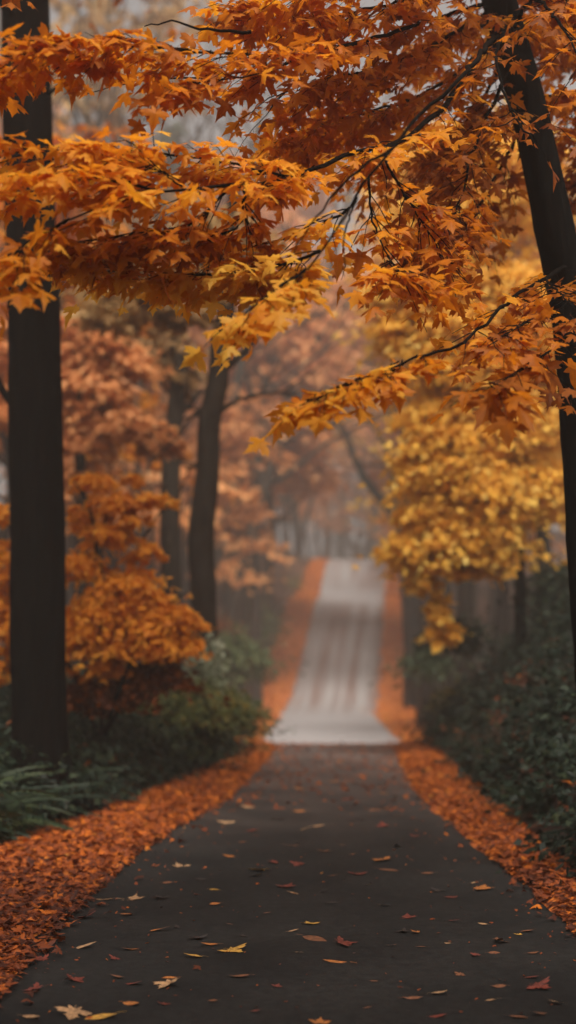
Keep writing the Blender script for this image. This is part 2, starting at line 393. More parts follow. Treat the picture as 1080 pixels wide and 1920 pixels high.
def spray(tw, lf, path, n, L=.30, size=(.075, .125), tint=(.5, .14), drop=.35, spread=.25, step=.075, keep=None, bias=None, r=.004):
    """leafy twigs off a branch path; tw collects twigs, lf the leaves"""
    pts = smooth_poly(path, 60); seg = unit(np.gradient(pts, axis=0))
    PP, TT = [], []
    n = int(n * .87)
    for k in range(n):
        i = int(60 * (rng.random() ** .85)); i = min(i, 59)
        p0 = pts[i]; d0 = seg[i]
        side = unit(np.cross(d0, [0, 0, 1.0])) * (1 if k % 2 else -1)
        mixv = rng.uniform(.3, 1.1)
        dr = unit(d0 * mixv + side * rng.uniform(.2, 1.0) + np.array([0, 0, rng.normal(-.04, spread * .45)]) + (bias if bias is not None else 0))
        LL = L * rng.uniform(.5, 1.25); m = max(2, int(LL / step))
        t = np.linspace(0, 1, m + 1)[:, None]
        q = p0 + dr * LL * t + np.array([0, 0, -1]) * drop * .7 * LL * t ** 2 + rng.normal(0, .008, (m + 1, 3))
        tw.tube(q, np.linspace(r, r * .35, m + 1), 3, cap=False)
        for a in range(1, m + 1):
            tdir = unit(q[a] - q[a - 1]); sd_ = unit(np.cross(tdir, [0, 0, 1.0]))
            for sgn in ((1, -1) if a < m else (0,)):
                d_ = unit(tdir * .6 + sd_ * sgn * .9 + np.array([0, 0, rng.normal(-.22, .2)]))
                PP.append(q[a] + d_ * rng.uniform(.02, .06)); TT.append(d_)
    PP = np.array(PP); TT = np.array(TT)
    pxx = CXP + PP[:, 0] / PP[:, 1] * FPX; pyy = HZ - (PP[:, 2] - CAM_Z) / PP[:, 1] * FPX
    tyy, txx = zip(*sorted((b, a) for a, b in trunk_px)); m_ = ~((np.abs(pxx - np.interp(pyy, tyy, txx)) < 48) & (PP[:, 1] < 8.5) & (rng.random(len(PP)) < .62))   # fewer leaves close round the bole
    PP, TT = PP[m_], TT[m_]
    nn = len(PP)
    TT[:, 2] = np.where(rng.random(nn) < .78, TT[:, 2] * .45, TT[:, 2] - .25)
    put_leaves(lf, PP, TT, rng.uniform(*size, nn) * rng.uniform(.7, 1.1, nn), np.clip(rng.normal(tint[0] + .05, tint[1], nn), 0.02, 1), (leafA, leafB, leafC), pet=True, twist=.30)

def cloud(mb, c, rad, n, size, tint, tms=(star, starB), sub=18, flat=.20, lean=(0, 0, -.35), twist=.55, mat_=0):
    """layered sprays filling an ellipsoid: sub-clusters that are wide, thin and droop outwards"""
    c = np.asarray(c, float); rad = np.asarray(rad, float)
    ns = max(1, n // sub)
    u = unit(rng.normal(size=(ns, 3))) * (rng.random((ns, 1)) ** .45)
    cen = c + u * rad
    sr = rng.uniform(.16, .52, ns) * min(rad[0], rad[2] * 1.6)
    st = np.clip(tint[0] + rng.normal(0, tint[1] * .7, ns), 0, 1)
    k = np.repeat(np.arange(ns), sub); m = len(k)
    outd0 = np.abs(unit(u[k] * rad * np.array([1, 1, 0]) + 1e-6))
    off = rng.normal(0, .62, (m, 3)) * sr[k][:, None] * (1 + .8 * outd0)
    outd = unit(u[k] * rad * np.array([1, 1, 0]) + 1e-6)
    off[:, 2] *= flat
    off[:, 2] -= .45 * (off[:, :2] * outd[:, :2]).sum(1)
    pos = cen[k] + off
    tip = unit(outd * .9 + rng.normal(0, .45, (m, 3)) + np.asarray(lean))
    put_leaves(mb, pos, tip, rng.uniform(*size, m), np.clip(st[k] + rng.normal(0, tint[1] * .6, m), 0, 1), tms, twist=twist, matl=mat_)

def limb_path(p0, d, L, n=8, wob=.10, lift=0.1):
    p = [np.array(p0, float)]; d = unit(np.array(d, float))
    for i in range(n):
        d = unit(d + rng.normal(0, wob, 3) + np.array([0, 0, lift / n])); p.append(p[-1] + d * L / n)
    return np.array(p)

# ------------------------------------------------------------------ leaning maple on the right with the overhanging boughs
D0 = 8.5
trunk_px = [(1150, 1700), (1140, 1500), (1128, 1300), (1108, 1050), (1100, 900), (1086, 700), (1068, 560), (1030, 380), (1003, 260), (970, 130), (940, 20), (905, -110), (870, -260), (850, -500)]
tp = np.array([P(x, y, D0) for x, y in trunk_px]); tp[0] = [tp[1][0] + .04, D0, zat(tp[1][0], D0) - .15]
tp = smooth_poly(tp, 46)
maple = thing('maple_tree', 'dark leaning maple at the right edge with boughs of orange leaves over the path', 'tree', (tp[0][0], D0, zat(tp[0][0], D0)))
O = tuple(maple.location)
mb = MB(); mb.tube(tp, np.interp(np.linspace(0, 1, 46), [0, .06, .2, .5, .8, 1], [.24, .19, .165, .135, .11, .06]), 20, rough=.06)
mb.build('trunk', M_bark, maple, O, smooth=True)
def bough(path, rad, twigs, name_dist=None, subs=(), **kw):
    if 'L' in kw: kw['L'] *= .78
    """one branch part with its leaves as sub-part; path in (px,py,d)"""
    pts = np.array([P(*q) for q in path]); tw = MB(); lf = MB()
    sp = smooth_poly(pts, 30); sp += rng.normal(0, .006, sp.shape)
    tw.tube(sp, np.linspace(rad, max(rad * .2, .004), 30), 8, rough=.08)
    if twigs: spray(tw, lf, pts, twigs, **kw)
    for s in subs:
        q = np.array([P(*z) for z in s[0]]); qs = smooth_poly(q, 16) + rng.normal(0, .004, (16, 3))
        tw.tube(qs, np.linspace(s[1], s[1] * .3, 16), 6)
        if s[2]:
            k2 = dict(kw); u_ = dict(s[3]) if len(s) > 3 else {}; u_['L'] = u_['L'] * .78 if 'L' in u_ else kw.get('L', .3); k2.update(u_); spray(tw, lf, q, s[2], **k2)
    b = tw.build('branch', M_twig, maple, O, smooth=True)
    if lf.V: lf.build('leaves', M_aut, b, O)
    return b
# main diagonal bough (bare wood shows in front of the leaves)
bough([(935, 60, 8.4), (870, 140, 6.2), (800, 205, 5.9), (735, 280, 5.5), (690, 330, 5.4), (655, 390, 5.4), (610, 460, 5.4), (575, 505, 5.5)], .020, 0,
      subs=[([(735, 280, 5.5), (660, 328, 5.4), (600, 400, 5.4), (550, 475, 5.4)], .008, 0),
            ([(670, 372, 5.5), (645, 440, 5.4), (648, 520, 5.4)], .006, 0),
            ([(575, 505, 5.7), (520, 540, 5.6), (470, 580, 5.5)], .007, 16, dict(L=.34, tint=(.86, .10), drop=.4)),
            ([(600, 470, 6.0), (520, 500, 6.2), (400, 515, 6.3), (290, 520, 6.4), (170, 490, 6.2)], .008, 76, dict(L=.34, tint=(.92, .07), drop=.2, spread=.12)),
            ([(655, 390, 6.2), (560, 440, 6.4), (450, 470, 6.6), (380, 510, 6.6)], .007, 22, dict(L=.36, tint=(.82, .10))),
            ([(690, 330, 6.4), (700, 420, 6.5), (740, 500, 6.4), (770, 510, 6.3)], .007, 26, dict(L=.36, tint=(.50, .12))),
            ([(720, 300, 6.6), (780, 400, 6.8), (840, 490, 6.8)], .007, 26, dict(L=.36, tint=(.45, .12)))])
# long level bough reaching left
bough([(900, 110, 8.3), (820, 210, 7.6), (740, 270, 7.1), (640, 292, 6.7), (540, 335, 6.4), (430, 350, 6.1), (330, 358, 5.9), (240, 372, 5.8), (130, 412, 5.6)], .020, 62,
      L=.42, tint=(.60, .12), drop=.25, spread=.16,
      subs=[([(300, 358, 5.9), (250, 345, 5.9), (180, 335, 5.8), (60, 338, 5.7), (-30, 350, 5.6)], .007, 34, dict(L=.36, tint=(.66, .10))),
            ([(340, 350, 5.9), (310, 325, 5.9), (270, 312, 5.9)], .005, 12, dict(L=.34, tint=(.68, .1), drop=0)),
            ([(540, 335, 6.4), (440, 310, 6.3), (300, 290, 6.2), (150, 285, 6.0), (20, 280, 5.9)], .007, 50, dict(L=.38, tint=(.66, .10), drop=.1, spread=.12)),
            ([(130, 412, 5.6), (60, 450, 5.5), (10, 500, 5.4)], .006, 18, dict(L=.34, tint=(.55, .10), drop=.5)),
            ([(430, 350, 6.1), (360, 420, 6.1), (240, 440, 6.0), (130, 455, 5.9)], .007, 34, dict(L=.36, tint=(.46, .12), drop=.4)),
            ([(460, 350, 6.1), (450, 420, 6.2), (400, 450, 6.3)], .007, 22, dict(L=.36, tint=(.50, .14), drop=.4))])
# top-left bough
bough([(905, 10, 8.4), (800, 40, 7.8), (690, 75, 7.2), (560, 100, 6.7), (450, 105, 6.4), (330, 90, 6.2), (200, 80, 6.1), (90, 90, 6.0), (-20, 125, 6.0)], .014, 72,
      L=.40, tint=(.44, .11), drop=.22, spread=.12,
      subs=[([(360, 92, 6.2), (250, 84, 6.1), (140, 86, 6.0), (40, 105, 5.9), (-30, 135, 5.9)], .006, 46, dict(L=.34, tint=(.48, .10), drop=.25)),
            ([(560, 110, 6.7), (480, 140, 6.4), (400, 150, 6.3), (310, 165, 6.2)], .006, 22, dict(L=.34, tint=(.40, .10), drop=.35)),
            ([(470, 63, 6.3), (380, 52, 6.3), (320, 42, 6.3), (270, 46, 6.3)], .009, 0),
            ([(470, 130, 6.5), (400, 145, 6.5), (300, 150, 6.5), (210, 160, 6.5), (150, 180, 6.5)], .006, 0)])
# dense crown of the upper right, near and far boughs
for pth, nt_, ti in [
    ([(900, -60, 8.4), (800, -10, 7.8), (680, 20, 7.4), (560, 40, 7.1), (480, 20, 7.0)], 70, .42),
    ([(890, -120, 8.4), (780, -80, 7.4), (640, -40, 6.8), (520, -30, 6.5)], 60, .42),
    ([(920, 20, 8.5), (820, 80, 8.0), (700, 130, 7.7), (600, 150, 7.5), (520, 180, 7.4)], 70, .48),
    ([(930, 60, 8.5), (840, 150, 8.3), (730, 200, 8.1), (620, 230, 8.0), (510, 270, 7.9)], 80, .55),
    ([(950, 100, 8.6), (880, 230, 8.8), (800, 290, 8.8), (720, 310, 8.8)], 50, .42),
    ([(960, 120, 8.5), (900, 250, 8.0), (860, 380, 7.6), (820, 470, 7.4)], 46, .38),
    ([(990, 220, 8.5), (930, 330, 8.8), (880, 420, 9.0), (830, 470, 9.2)], 40, .45),
    ([(960, 60, 8.4), (1000, 0, 7.6), (1060, 60, 7.0), (1090, 150, 6.8)], 22, .34),
    ([(985, 200, 8.4), (1040, 180, 8.9), (1090, 230, 9.2), (1110, 330, 9.3)], 60, .40),
    ([(950, 50, 8.4), (930, 110, 7.4), (960, 210, 6.9), (1000, 270, 6.7)], 14, .28),
    ([(960, 30, 8.7), (1010, 60, 9.3), (1060, 90, 9.8), (1110, 80, 10.2)], 60, .38),
    ([(930, -60, 8.7), (1000, -20, 9.5), (1070, 20, 10.2), (1120, 60, 10.6)], 60, .40),
    ([(900, -100, 8.5), (960, -60, 7.8), (1040, -20, 7.6), (1100, 30, 7.5)], 56, .36),
    ([(930, 40, 8.6), (870, 60, 9.3), (760, 110, 9.8), (650, 200, 10.0), (560, 260, 10.0)], 60, .55)]:
    bough(pth, .014, nt_, L=.46, tint=(ti, .12), drop=.35, spread=.25)
# low bough on the right
bough([(1062, 500, 8.4), (1020, 523, 7.6), (950, 568, 7.0), (870, 640, 6.4), (780, 672, 6.0), (700, 700, 5.8), (640, 722, 5.6), (575, 748, 5.5)], .014, 48,
      L=.34, tint=(.55, .12), drop=.30, spread=.12, step=.08,
      subs=[([(740, 690, 5.9), (660, 715, 5.6), (590, 750, 5.4)], .005, 20, dict(L=.26, tint=(.72, .08))),
            ([(1070, 640, 7.4), (1020, 665, 6.6), (960, 702, 5.9), (900, 725, 5.5)], .008, 26, dict(L=.26, tint=(.34, .08), drop=.5, size=(.13, .18))),
            ([(1020, 523, 7.6), (1060, 560, 6.6), (1090, 600, 6.2)], .008, 30, dict(L=.34, tint=(.32, .08), drop=.4)),
            ([(1070, 600, 7.4), (1000, 600, 6.6), (920, 640, 6.2)], .008, 26, dict(L=.34, tint=(.36, .08), drop=.4)),
            ([(1080, 720, 7.0), (1085, 750, 6.4)], .006, 6, dict(L=.2, tint=(.3, .08)))])
# crown that spreads above the frame and shades the path
mb = MB()
for c, r_, n_ in (((1.2, 9, 10.5), (4, 3.5, 1.6), 2200), ((1.8, 12, 12.5), (4.2, 4, 2.2), 2500)):
    cloud(mb, c, r_, n_, (.14, .22), (.5, .15), (star, starB))
mb.build('crown', M_aut, maple, O)

# ------------------------------------------------------------------ big dark tree at the left
DL = 12.6
pts = [(80, 1640), (77, 1480), (74, 1400), (72, 1300), (70, 1000), (66, 700), (64, 560), (54, 320), (48, 120), (46, -60), (42, -300), (30, -700), (20, -1100)]
lp = np.array([P(x, y, DL) for x, y in pts]); lp[0][2] = zat(lp[0][0], DL) - .2
base = np.array([lp[1][0], DL, zat(lp[1][0], DL)])
lt = thing('broadleaf_tree', 'tall straight near-black trunk standing in ferns at the left edge', 'tree', base); O = tuple(base)
lp = smooth_poly(lp, 60); mb = MB()
zz = lp[:, 2] - base[2]
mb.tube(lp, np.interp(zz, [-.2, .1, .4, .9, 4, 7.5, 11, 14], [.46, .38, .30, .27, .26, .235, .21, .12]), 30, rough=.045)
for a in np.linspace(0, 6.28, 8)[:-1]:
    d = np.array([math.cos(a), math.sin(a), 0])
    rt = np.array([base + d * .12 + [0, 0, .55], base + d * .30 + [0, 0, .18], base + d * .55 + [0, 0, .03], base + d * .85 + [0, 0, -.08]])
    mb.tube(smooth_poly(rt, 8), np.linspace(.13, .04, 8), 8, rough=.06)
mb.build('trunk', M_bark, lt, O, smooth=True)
for pth, r0 in (([(88, 180, 12.6), (110, 160, 12.2), (135, 138, 11.9), (160, 112, 11.6)], .022), ([(50, 780, 12.6), (10, 740, 12.8), (-40, 640, 13)], .05),
                ([(45, 60, 12.6), (-30, -40, 12)], .06), ([(50, -300, 12.6), (200, -500, 11), (420, -620, 9)], .12), ([(45, -500, 12.6), (-100, -750, 11), (-300, -800, 9)], .12)):
    m2 = MB(); q = smooth_poly([P(*z) for z in pth], 14); m2.tube(q, np.linspace(r0, r0 * .4, 14), 8, rough=.08)
    m2.build('branch', M_bark, lt, O, smooth=True)
mb = MB()
for c, r_, n_ in (((-2.5, 11.5, 13.0), (4.5, 4.5, 2.4), 5000),):
    cloud(mb, c, r_, n_, (.16, .26), (.45, .15), (star, starB))
mb.build('crown', M_aut, lt, O)
# small rust leaves hanging in the top-left corner
lf = MB(); tw = MB(); tw.tube(smooth_poly([P(-60, -90, 8), P(-20, -50, 7.6), P(20, -25, 7.4)], 60), np.linspace(.012, .004, 60), 5); spray(tw, lf, [P(-60, -90, 8), P(-20, -50, 7.6), P(20, -25, 7.4)], 9, L=.22, tint=(.3, .1))
b = tw.build('branch', M_twig, lt, O); lf.build('leaves', M_aut, b, O)

# ------------------------------------------------------------------ unseen trees added over and behind the camera to shade the near path
def added_shade_tree(x, y, label, hgt=7.0, mt=M_aut):
    b0 = (x, y, zat(x, y)); t = thing('added_shade_tree', label, 'tree', b0)
    tr = MB(); p = smooth_poly([(x, y, b0[2] - .3), (x + .2, y, 4), (x - .1, y + .3, 8), (x, y, 13)], 24)
    tr.tube(p, np.interp(np.linspace(0, 1, 24), [0, .1, 1], [.38, .28, .10]), 14, rough=.05); tr.build('trunk', M_bark, t, b0, smooth=True)
    cr = MB(); cloud(cr, (x, y, hgt + 2.5), (5.2, 3.6, 2.0), 7500, (.2, .32), (.5, .15), (star, starB)); cr.build('crown', mt, t, b0)
added_shade_tree(-3.6, -1.8, 'added unseen rust crowned shade tree behind the viewer on the left of the path')
added_shade_tree(4.2, -2.5, 'added unseen rust crowned shade tree behind the viewer on the right of the path')
#added_shade_tree(1.8, -7, 'added unseen rust crowned shade tree further behind the viewer beside the path')

# ------------------------------------------------------------------ yellow maple on the right bank
def cloud_px(mb, lst, d, size, tint, tms=(star, starB), depth=1.0, dens=1.0, **kw):
    for e in lst:
        px, py, rx, ry, n = e[:5]; n = int(n * dens); dd = e[5] if len(e) > 5 else d
        c = P(px, py, dd); k = dd / FPX
        cloud(mb, c, (rx * k, max(rx * k * .8, .4) * depth, ry * k), n, size, tint, tms, **kw)
DY = 21.0
bx, by = P(975, 1215, DY)[0], DY
yb = (bx, by, zat(bx, by)); ym = thing('maple_tree', 'slender golden yellow maple on the fern bank right of the path', 'tree', yb)
mb = MB(); p = smooth_poly([(bx, by, yb[2] - .2), P(977, 1120, DY), P(972, 1000, DY), P(975, 850, DY), P(965, 700, DY), P(950, 560, DY), P(940, 430, DY)], 30)
mb.tube(p, np.linspace(.115, .03, 30), 12, rough=.06); mb.build('trunk', M_bark, ym, yb, smooth=True)
for pth in ([(975, 960), (900, 960), (820, 990), (750, 1020)], [(975, 880), (900, 860), (820, 870), (760, 880)], [(972, 800), (890, 760), (820, 760)],
            [(975, 900), (1010, 880), (1050, 900)], [(965, 700), (900, 640), (820, 600)], [(965, 720), (1010, 660), (1060, 640)], [(950, 560), (880, 540), (780, 540)]):
    m2 = MB(); q = smooth_poly([P(x, y, DY + rng.normal(0, .3)) for x, y in pth], 10); m2.tube(q, np.linspace(.03, .01, 10), 6)
    m2.build('branch', M_bark, ym, yb, smooth=True)
mb = MB()
cloud_px(mb, [(900, 900, 130, 55, 1500), (815, 960, 65, 28, 600), (768, 1025, 36, 28, 340), (870, 1000, 95, 52, 1300), (890, 1035, 55, 34, 400), (825, 1055, 48, 28, 420), (788, 1092, 28, 16, 150), (1000, 640, 70, 50, 700), (840, 650, 90, 40, 800), (740, 620, 40, 24, 200), (930, 960, 80, 30, 500), 
              (1000, 900, 60, 50, 700), (1030, 945, 34, 26, 320), (880, 820, 110, 45, 1300), (800, 850, 60, 22, 420), (790, 880, 40, 12, 200), (960, 780, 110, 60, 1400), (830, 770, 70, 35, 600),
              (790, 800, 28, 10, 120), (900, 700, 120, 50, 1100), (1010, 690, 80, 60, 1000), (870, 610, 110, 45, 1000), (780, 590, 60, 35, 500), (960, 560, 110, 60, 1200), (850, 520, 90, 40, 700), (740, 545, 50, 25, 260),
              (880, 400, 120, 60, 900), (960, 300, 120, 70, 700), (820, 290, 70, 50, 350),
              (818, 1140, 20, 32, 110), (822, 1195, 26, 16, 90), (845, 1170, 14, 12, 40)], DY, (.085, .15), (.70, .18), sub=26, dens=3.2)
mb.build('crown', M_gold, ym, yb)

# ------------------------------------------------------------------ orange sapling at the left
DS = 14.6
bx, by = P(190, 1400, DS)[0], DS; sb = (bx, by, zat(bx, by))
sp_ = thing('sapling', 'bushy bright orange sapling growing right of the tall dark trunk', 'sapling', sb)
mb = MB()
for pth in ([(190, 1380), (200, 1200), (190, 1050), (205, 930)], [(195, 1380), (240, 1250), (300, 1150), (350, 1110)], [(185, 1380), (130, 1250), (60, 1120), (0, 1030)],
            [(195, 1380), (250, 1290), (320, 1230), (360, 1225)], [(200, 1200), (250, 1050), (300, 960), (330, 940)], [(190, 1100), (170, 960), (130, 890)]):
    mb.tube(smooth_poly([P(x, y, DS + rng.normal(0, .15)) for x, y in pth], 14), np.linspace(.028, .006, 14), 6)
mb.build('stem', M_twig, sp_, sb, smooth=True)
mb = MB()
cloud_px(mb, [(250, 1100, 60, 30, 420), (200, 1150, 90, 45, 900), (290, 1160, 70, 35, 700), (320, 1210, 50, 28, 420), (160, 1200, 60, 40, 500), (240, 1210, 70, 35, 500), (340, 1160, 28, 14, 120),
              (200, 1000, 55, 22, 300), (215, 945, 45, 20, 240), (285, 938, 45, 9, 120), (180, 905, 45, 12, 120), (255, 975, 30, 12, 80), (270, 1035, 35, 12, 110), (245, 900, 20, 10, 50), (150, 960, 20, 30, 100), (160, 1060, 45, 30, 260),
              (20, 1060, 30, 50, 260), (0, 1160, 30, 60, 300), (5, 1240, 25, 40, 150), (5, 960, 20, 25, 90), (200, 1255, 60, 16, 160)], DS, (.07, .12), (.60, .14), (star, starB, oval), sub=16, dens=1.7)
mb.build('crown', M_amber, sp_, sb)
mb = MB()
cloud_px(mb, [(200, 1290, 90, 35, 500), (290, 1270, 60, 35, 350), (150, 1310, 60, 30, 300)], DS + .2, (.07, .12), (.10, .08), (star, oval), sub=16, dens=2)
mb.build('lower_leaves', M_aut, sp_, sb)

# pale leaved plant beside it
d = 18.5; bx = P(392, 1270, d)[0]; pb = (bx, d, zat(bx, d))
pl = thing('shrub', 'pale grey green leaved shrub peeking out right of the orange sapling', 'shrub', pb); mb = MB(); m2 = MB()
for k in range(26):
    e = P(rng.uniform(345, 430), rng.uniform(1190, 1265), d + rng.normal(0, .3)); q = limb_path(pb, e - pb, np.linalg.norm(e - pb), 6, .05)
    m2.tube(q, np.linspace(.004, .002, 7), 3); t = rng.uniform(.72, 1.02, 14)
    pos = np.array([pb + (e - pb) * a for a in t]) + rng.normal(0, .05, (14, 3))
    put_leaves(mb, pos, unit(rng.normal(size=(14, 3)) + [0.3, 0, -.3]), rng.uniform(.08, .15, 14), np.clip(rng.normal(.45, .2, 14), 0, 1), (oval,))
m2.build('stem', M_twig, pl, pb); mb.build('leaves', M_pale, pl, pb)

# ------------------------------------------------------------------ middle distance trees, each built to its own shape
def px_tree(name, label, cat, d, trunk, radii, limbs=(), crown=(), cmat=None, csize=(.12, .2), ctint=(.5, .15), bmat=M_bark2, group=None, tms=(star, starB), ns=14, depth=1.0):
    x0 = P(trunk[0][0], 0, d)[0]; b0 = (x0, d, zat(x0, d)); t = thing(name, label, cat, b0, group)
    pts = [np.array([x0, d, b0[2] - .3])] + [P(x, y, d) for x, y in trunk[1:]]
    p = smooth_poly(pts, 34); m1 = MB(); m1.tube(p, np.interp(np.linspace(0, 1, 34), np.linspace(0, 1, len(radii)), radii), ns, rough=.06)
    m1.build('trunk', bmat, t, b0, smooth=True)
    for pth, r0 in limbs:
        m2 = MB(); q = smooth_poly([P(z[0], z[1], z[2] if len(z) > 2 else d) for z in pth], 16) + rng.normal(0, .01, (16, 3))
        m2.tube(q, np.linspace(r0, r0 * .3, 16), 8, rough=.08)
        for _ in range(4):
            i = rng.integers(5, 15); dr = unit(q[min(i + 1, 15)] - q[i - 1]) + rng.normal(0, .5, 3) + [0, 0, .2]
            m2.tube(limb_path(q[i], dr, rng.uniform(.5, 1.2), 6, .12, .3), np.linspace(r0 * .3, r0 * .08, 7), 5)
        m2.build('branch', bmat, t, b0, smooth=True)
    if crown:
        m3 = MB(); cloud_px(m3, crown, d, csize, ctint, tms, depth=depth); m3.build('crown', cmat, t, b0)
    return t
px_tree('broadleaf_tree', 'grey brown tree left of the path with a bent upper trunk and bare limb', 'tree', 20.5,
        [(385, 1240), (383, 1150), (378, 1010), (390, 890), (392, 800), (408, 720), (412, 650), (424, 580), (428, 480), (440, 350)], [.28, .22, .205, .20, .185, .16, .13, .09],
        [([(425, 690), (465, 650), (492, 610), (505, 560), (510, 480)], .07), ([(415, 770), (450, 748), (500, 738), (560, 735)], .045), ([(400, 760), (375, 768), (350, 790)], .07),
         ([(390, 880), (372, 872), (350, 880)], .05), ([(420, 560), (380, 500), (330, 440)], .05)],
        [(300, 540, 110, 50, 1000), (230, 590, 80, 35, 600), (340, 590, 40, 25, 200), (400, 440, 90, 40, 400), (250, 520, 90, 30, 400)], M_tan, (.14, .22), (.5, .18))
px_tree('broadleaf_tree', 'dark trunk just behind the bent grey brown tree on the left', 'tree', 25,
        [(318, 1230), (320, 1100), (318, 960), (322, 850), (330, 760), (335, 680), (325, 600)], [.26, .21, .20, .19, .17, .12],
        [([(330, 780), (355, 760), (372, 735)], .09), ([(325, 700), (290, 650), (250, 640)], .06), ([(330, 690), (350, 640), (345, 580)], .05), ([(320, 740), (280, 690), (240, 700)], .05)],
        [(300, 660, 60, 50, 260), (340, 700, 30, 40, 100)], M_tan, (.14, .22), (.1, .1))
px_tree('broadleaf_tree', 'coral orange tree with layered drooping sprays behind the tall dark trunk', 'tree', 23,
        [(150, 1250), (152, 1000), (150, 800), (160, 650), (170, 560)], [.16, .12, .11, .09, .06],
        [([(152, 850), (220, 800), (300, 830)], .03), ([(155, 760), (220, 700), (260, 690)], .03)],
        [(190, 660, 80, 35, 900), (160, 720, 70, 40, 800), (230, 690, 50, 20, 300), (230, 800, 80, 24, 800), (290, 830, 45, 16, 320), (160, 830, 60, 30, 500), (180, 770, 70, 25, 500),
         (150, 620, 60, 30, 400), (120, 900, 50, 24, 200), (10, 620, 40, 80, 500), (0, 760, 40, 60, 400), (230, 740, 40, 14, 160), (170, 890, 50, 10, 120)], M_pink, (.12, .2), (.5, .14))
px_tree('broadleaf_tree', 'coral tree leaning over the left verge with a low orange skirt of leaves', 'tree', 60,
        [(450, 1180), (457, 1050), (455, 900), (462, 760), (470, 640), (480, 560)], [.27, .22, .21, .18, .14],
        [([(457, 900), (500, 860), (560, 850)], .07), ([(460, 820), (500, 780), (570, 770)], .04)],
        [(500, 860, 80, 38, 900), (560, 890, 55, 28, 500), (450, 830, 60, 40, 500), (520, 790, 90, 40, 700), (450, 980, 45, 20, 220), (470, 1000, 28, 14, 80), (590, 905, 28, 16, 160), (460, 740, 70, 40, 400),
         (540, 700, 90, 45, 600)], M_pink, (.28, .42), (.48, .16))
px_tree('broadleaf_tree', 'thin grey trunk forking beside the far left verge', 'tree', 72,
        [(500, 1150), (503, 1080), (506, 980), (503, 900), (500, 820)], [.34, .29, .26, .2, .14], [([(508, 990), (540, 960), (575, 930)], .12), ([(505, 930), (480, 880), (465, 820)], .1)],
        [(500, 800, 60, 60, 200), (560, 760, 60, 60, 200)], M_pink, (.18, .26), (.35, .15))
px_tree('broadleaf_tree', 'dark bare tree right of the far road with two long limbs curving left', 'tree', 58,
        [(775, 1250), (772, 1200), (764, 1080), (758, 980), (762, 880), (768, 790), (775, 680)], [.48, .38, .36, .32, .28, .2],
        [([(750, 975), (705, 925), (672, 875), (650, 820), (625, 780), (610, 740)], .25), ([(752, 970), (738, 900), (728, 850), (705, 805), (670, 775)], .22),
         ([(760, 880), (700, 872), (650, 872), (610, 876)], .08), ([(765, 820), (745, 760), (740, 690)], .12)],
        [(770, 690, 50, 40, 200)], M_tan, (.3, .4), (.2, .15), bmat=M_bark)
px_tree('broadleaf_tree', 'thick dark trunk on the right verge behind the golden maple', 'tree', 47,
        [(800, 1300), (801, 1150), (798, 1000), (802, 850), (800, 700)], [.42, .34, .31, .28, .22], [([(800, 800), (840, 740), (880, 640)], .1)], [(800, 640, 110, 90, 700)], M_tan, (.18, .26), (.4, .2))
px_tree('broadleaf_tree', 'short dark trunk high on the right bank beneath golden leaves', 'tree', 24,
        [(1018, 1130), (1016, 1000), (1014, 900), (1018, 750)], [.14, .11, .10, .08], [], [(1040, 700, 90, 70, 500)], M_gold, (.14, .22), (.3, .15))
px_tree('broadleaf_tree', 'slim dark trunk between the golden maple and the bare dark tree', 'tree', 33,
        [(838, 1250), (838, 1100), (842, 950), (838, 800)], [.16, .13, .12, .1], [], [(860, 700, 90, 70, 500)], M_gold, (.18, .26), (.3, .15))

px_tree('broadleaf_tree', 'tall tan orange tree right of the far road with its crown arching over it', 'tree', 64,
        [(775, 1200), (778, 1000), (772, 850), (760, 700), (735, 600), (700, 520)], [.38, .30, .27, .22, .16, .1], [([(770, 850), (720, 740), (660, 680)], .14), ([(760, 720), (690, 640), (610, 600)], .12)],
        [(690, 640, 110, 60, 1500), (620, 590, 90, 50, 1000), (740, 700, 80, 50, 900), (700, 560, 90, 60, 1000), (600, 690, 60, 30, 400), (650, 740, 50, 24, 300)], M_pink, (.3, .45), (.66, .16))
px_tree('broadleaf_tree', 'tall tan orange tree left of the far road behind the coral one', 'tree', 58,
        [(478, 1150), (480, 1000), (486, 850), (500, 700), (520, 600), (540, 500)], [.34, .28, .25, .2, .15, .1], [([(488, 830), (540, 740), (600, 700)], .12), ([(500, 700), (560, 640), (610, 560)], .1)],
        [(540, 620, 90, 60, 1300), (580, 700, 80, 45, 900), (480, 660, 80, 60, 900), (530, 780, 60, 36, 450), (520, 540, 90, 50, 900), (580, 810, 36, 22, 160)], M_pink, (.28, .42), (.6, .2))
px_tree('broadleaf_tree', 'tall golden tree standing behind the golden maple above the right bank', 'tree', 38,
        [(870, 1150), (872, 900), (868, 700), (860, 500), (850, 300)], [.3, .24, .2, .16, .1], [([(870, 760), (800, 660), (740, 600)], .1), ([(865, 560), (940, 450), (990, 400)], .1)],
        [(800, 580, 90, 50, 1200), (880, 600, 110, 60, 1400), (960, 540, 100, 60, 1200), (740, 560, 50, 30, 400), (830, 470, 120, 60, 1200), (900, 360, 120, 80, 1200), (760, 380, 70, 60, 600), (1010, 640, 80, 60, 900), (900, 700, 90, 50, 800)], M_gold, (.2, .32), (.6, .16))

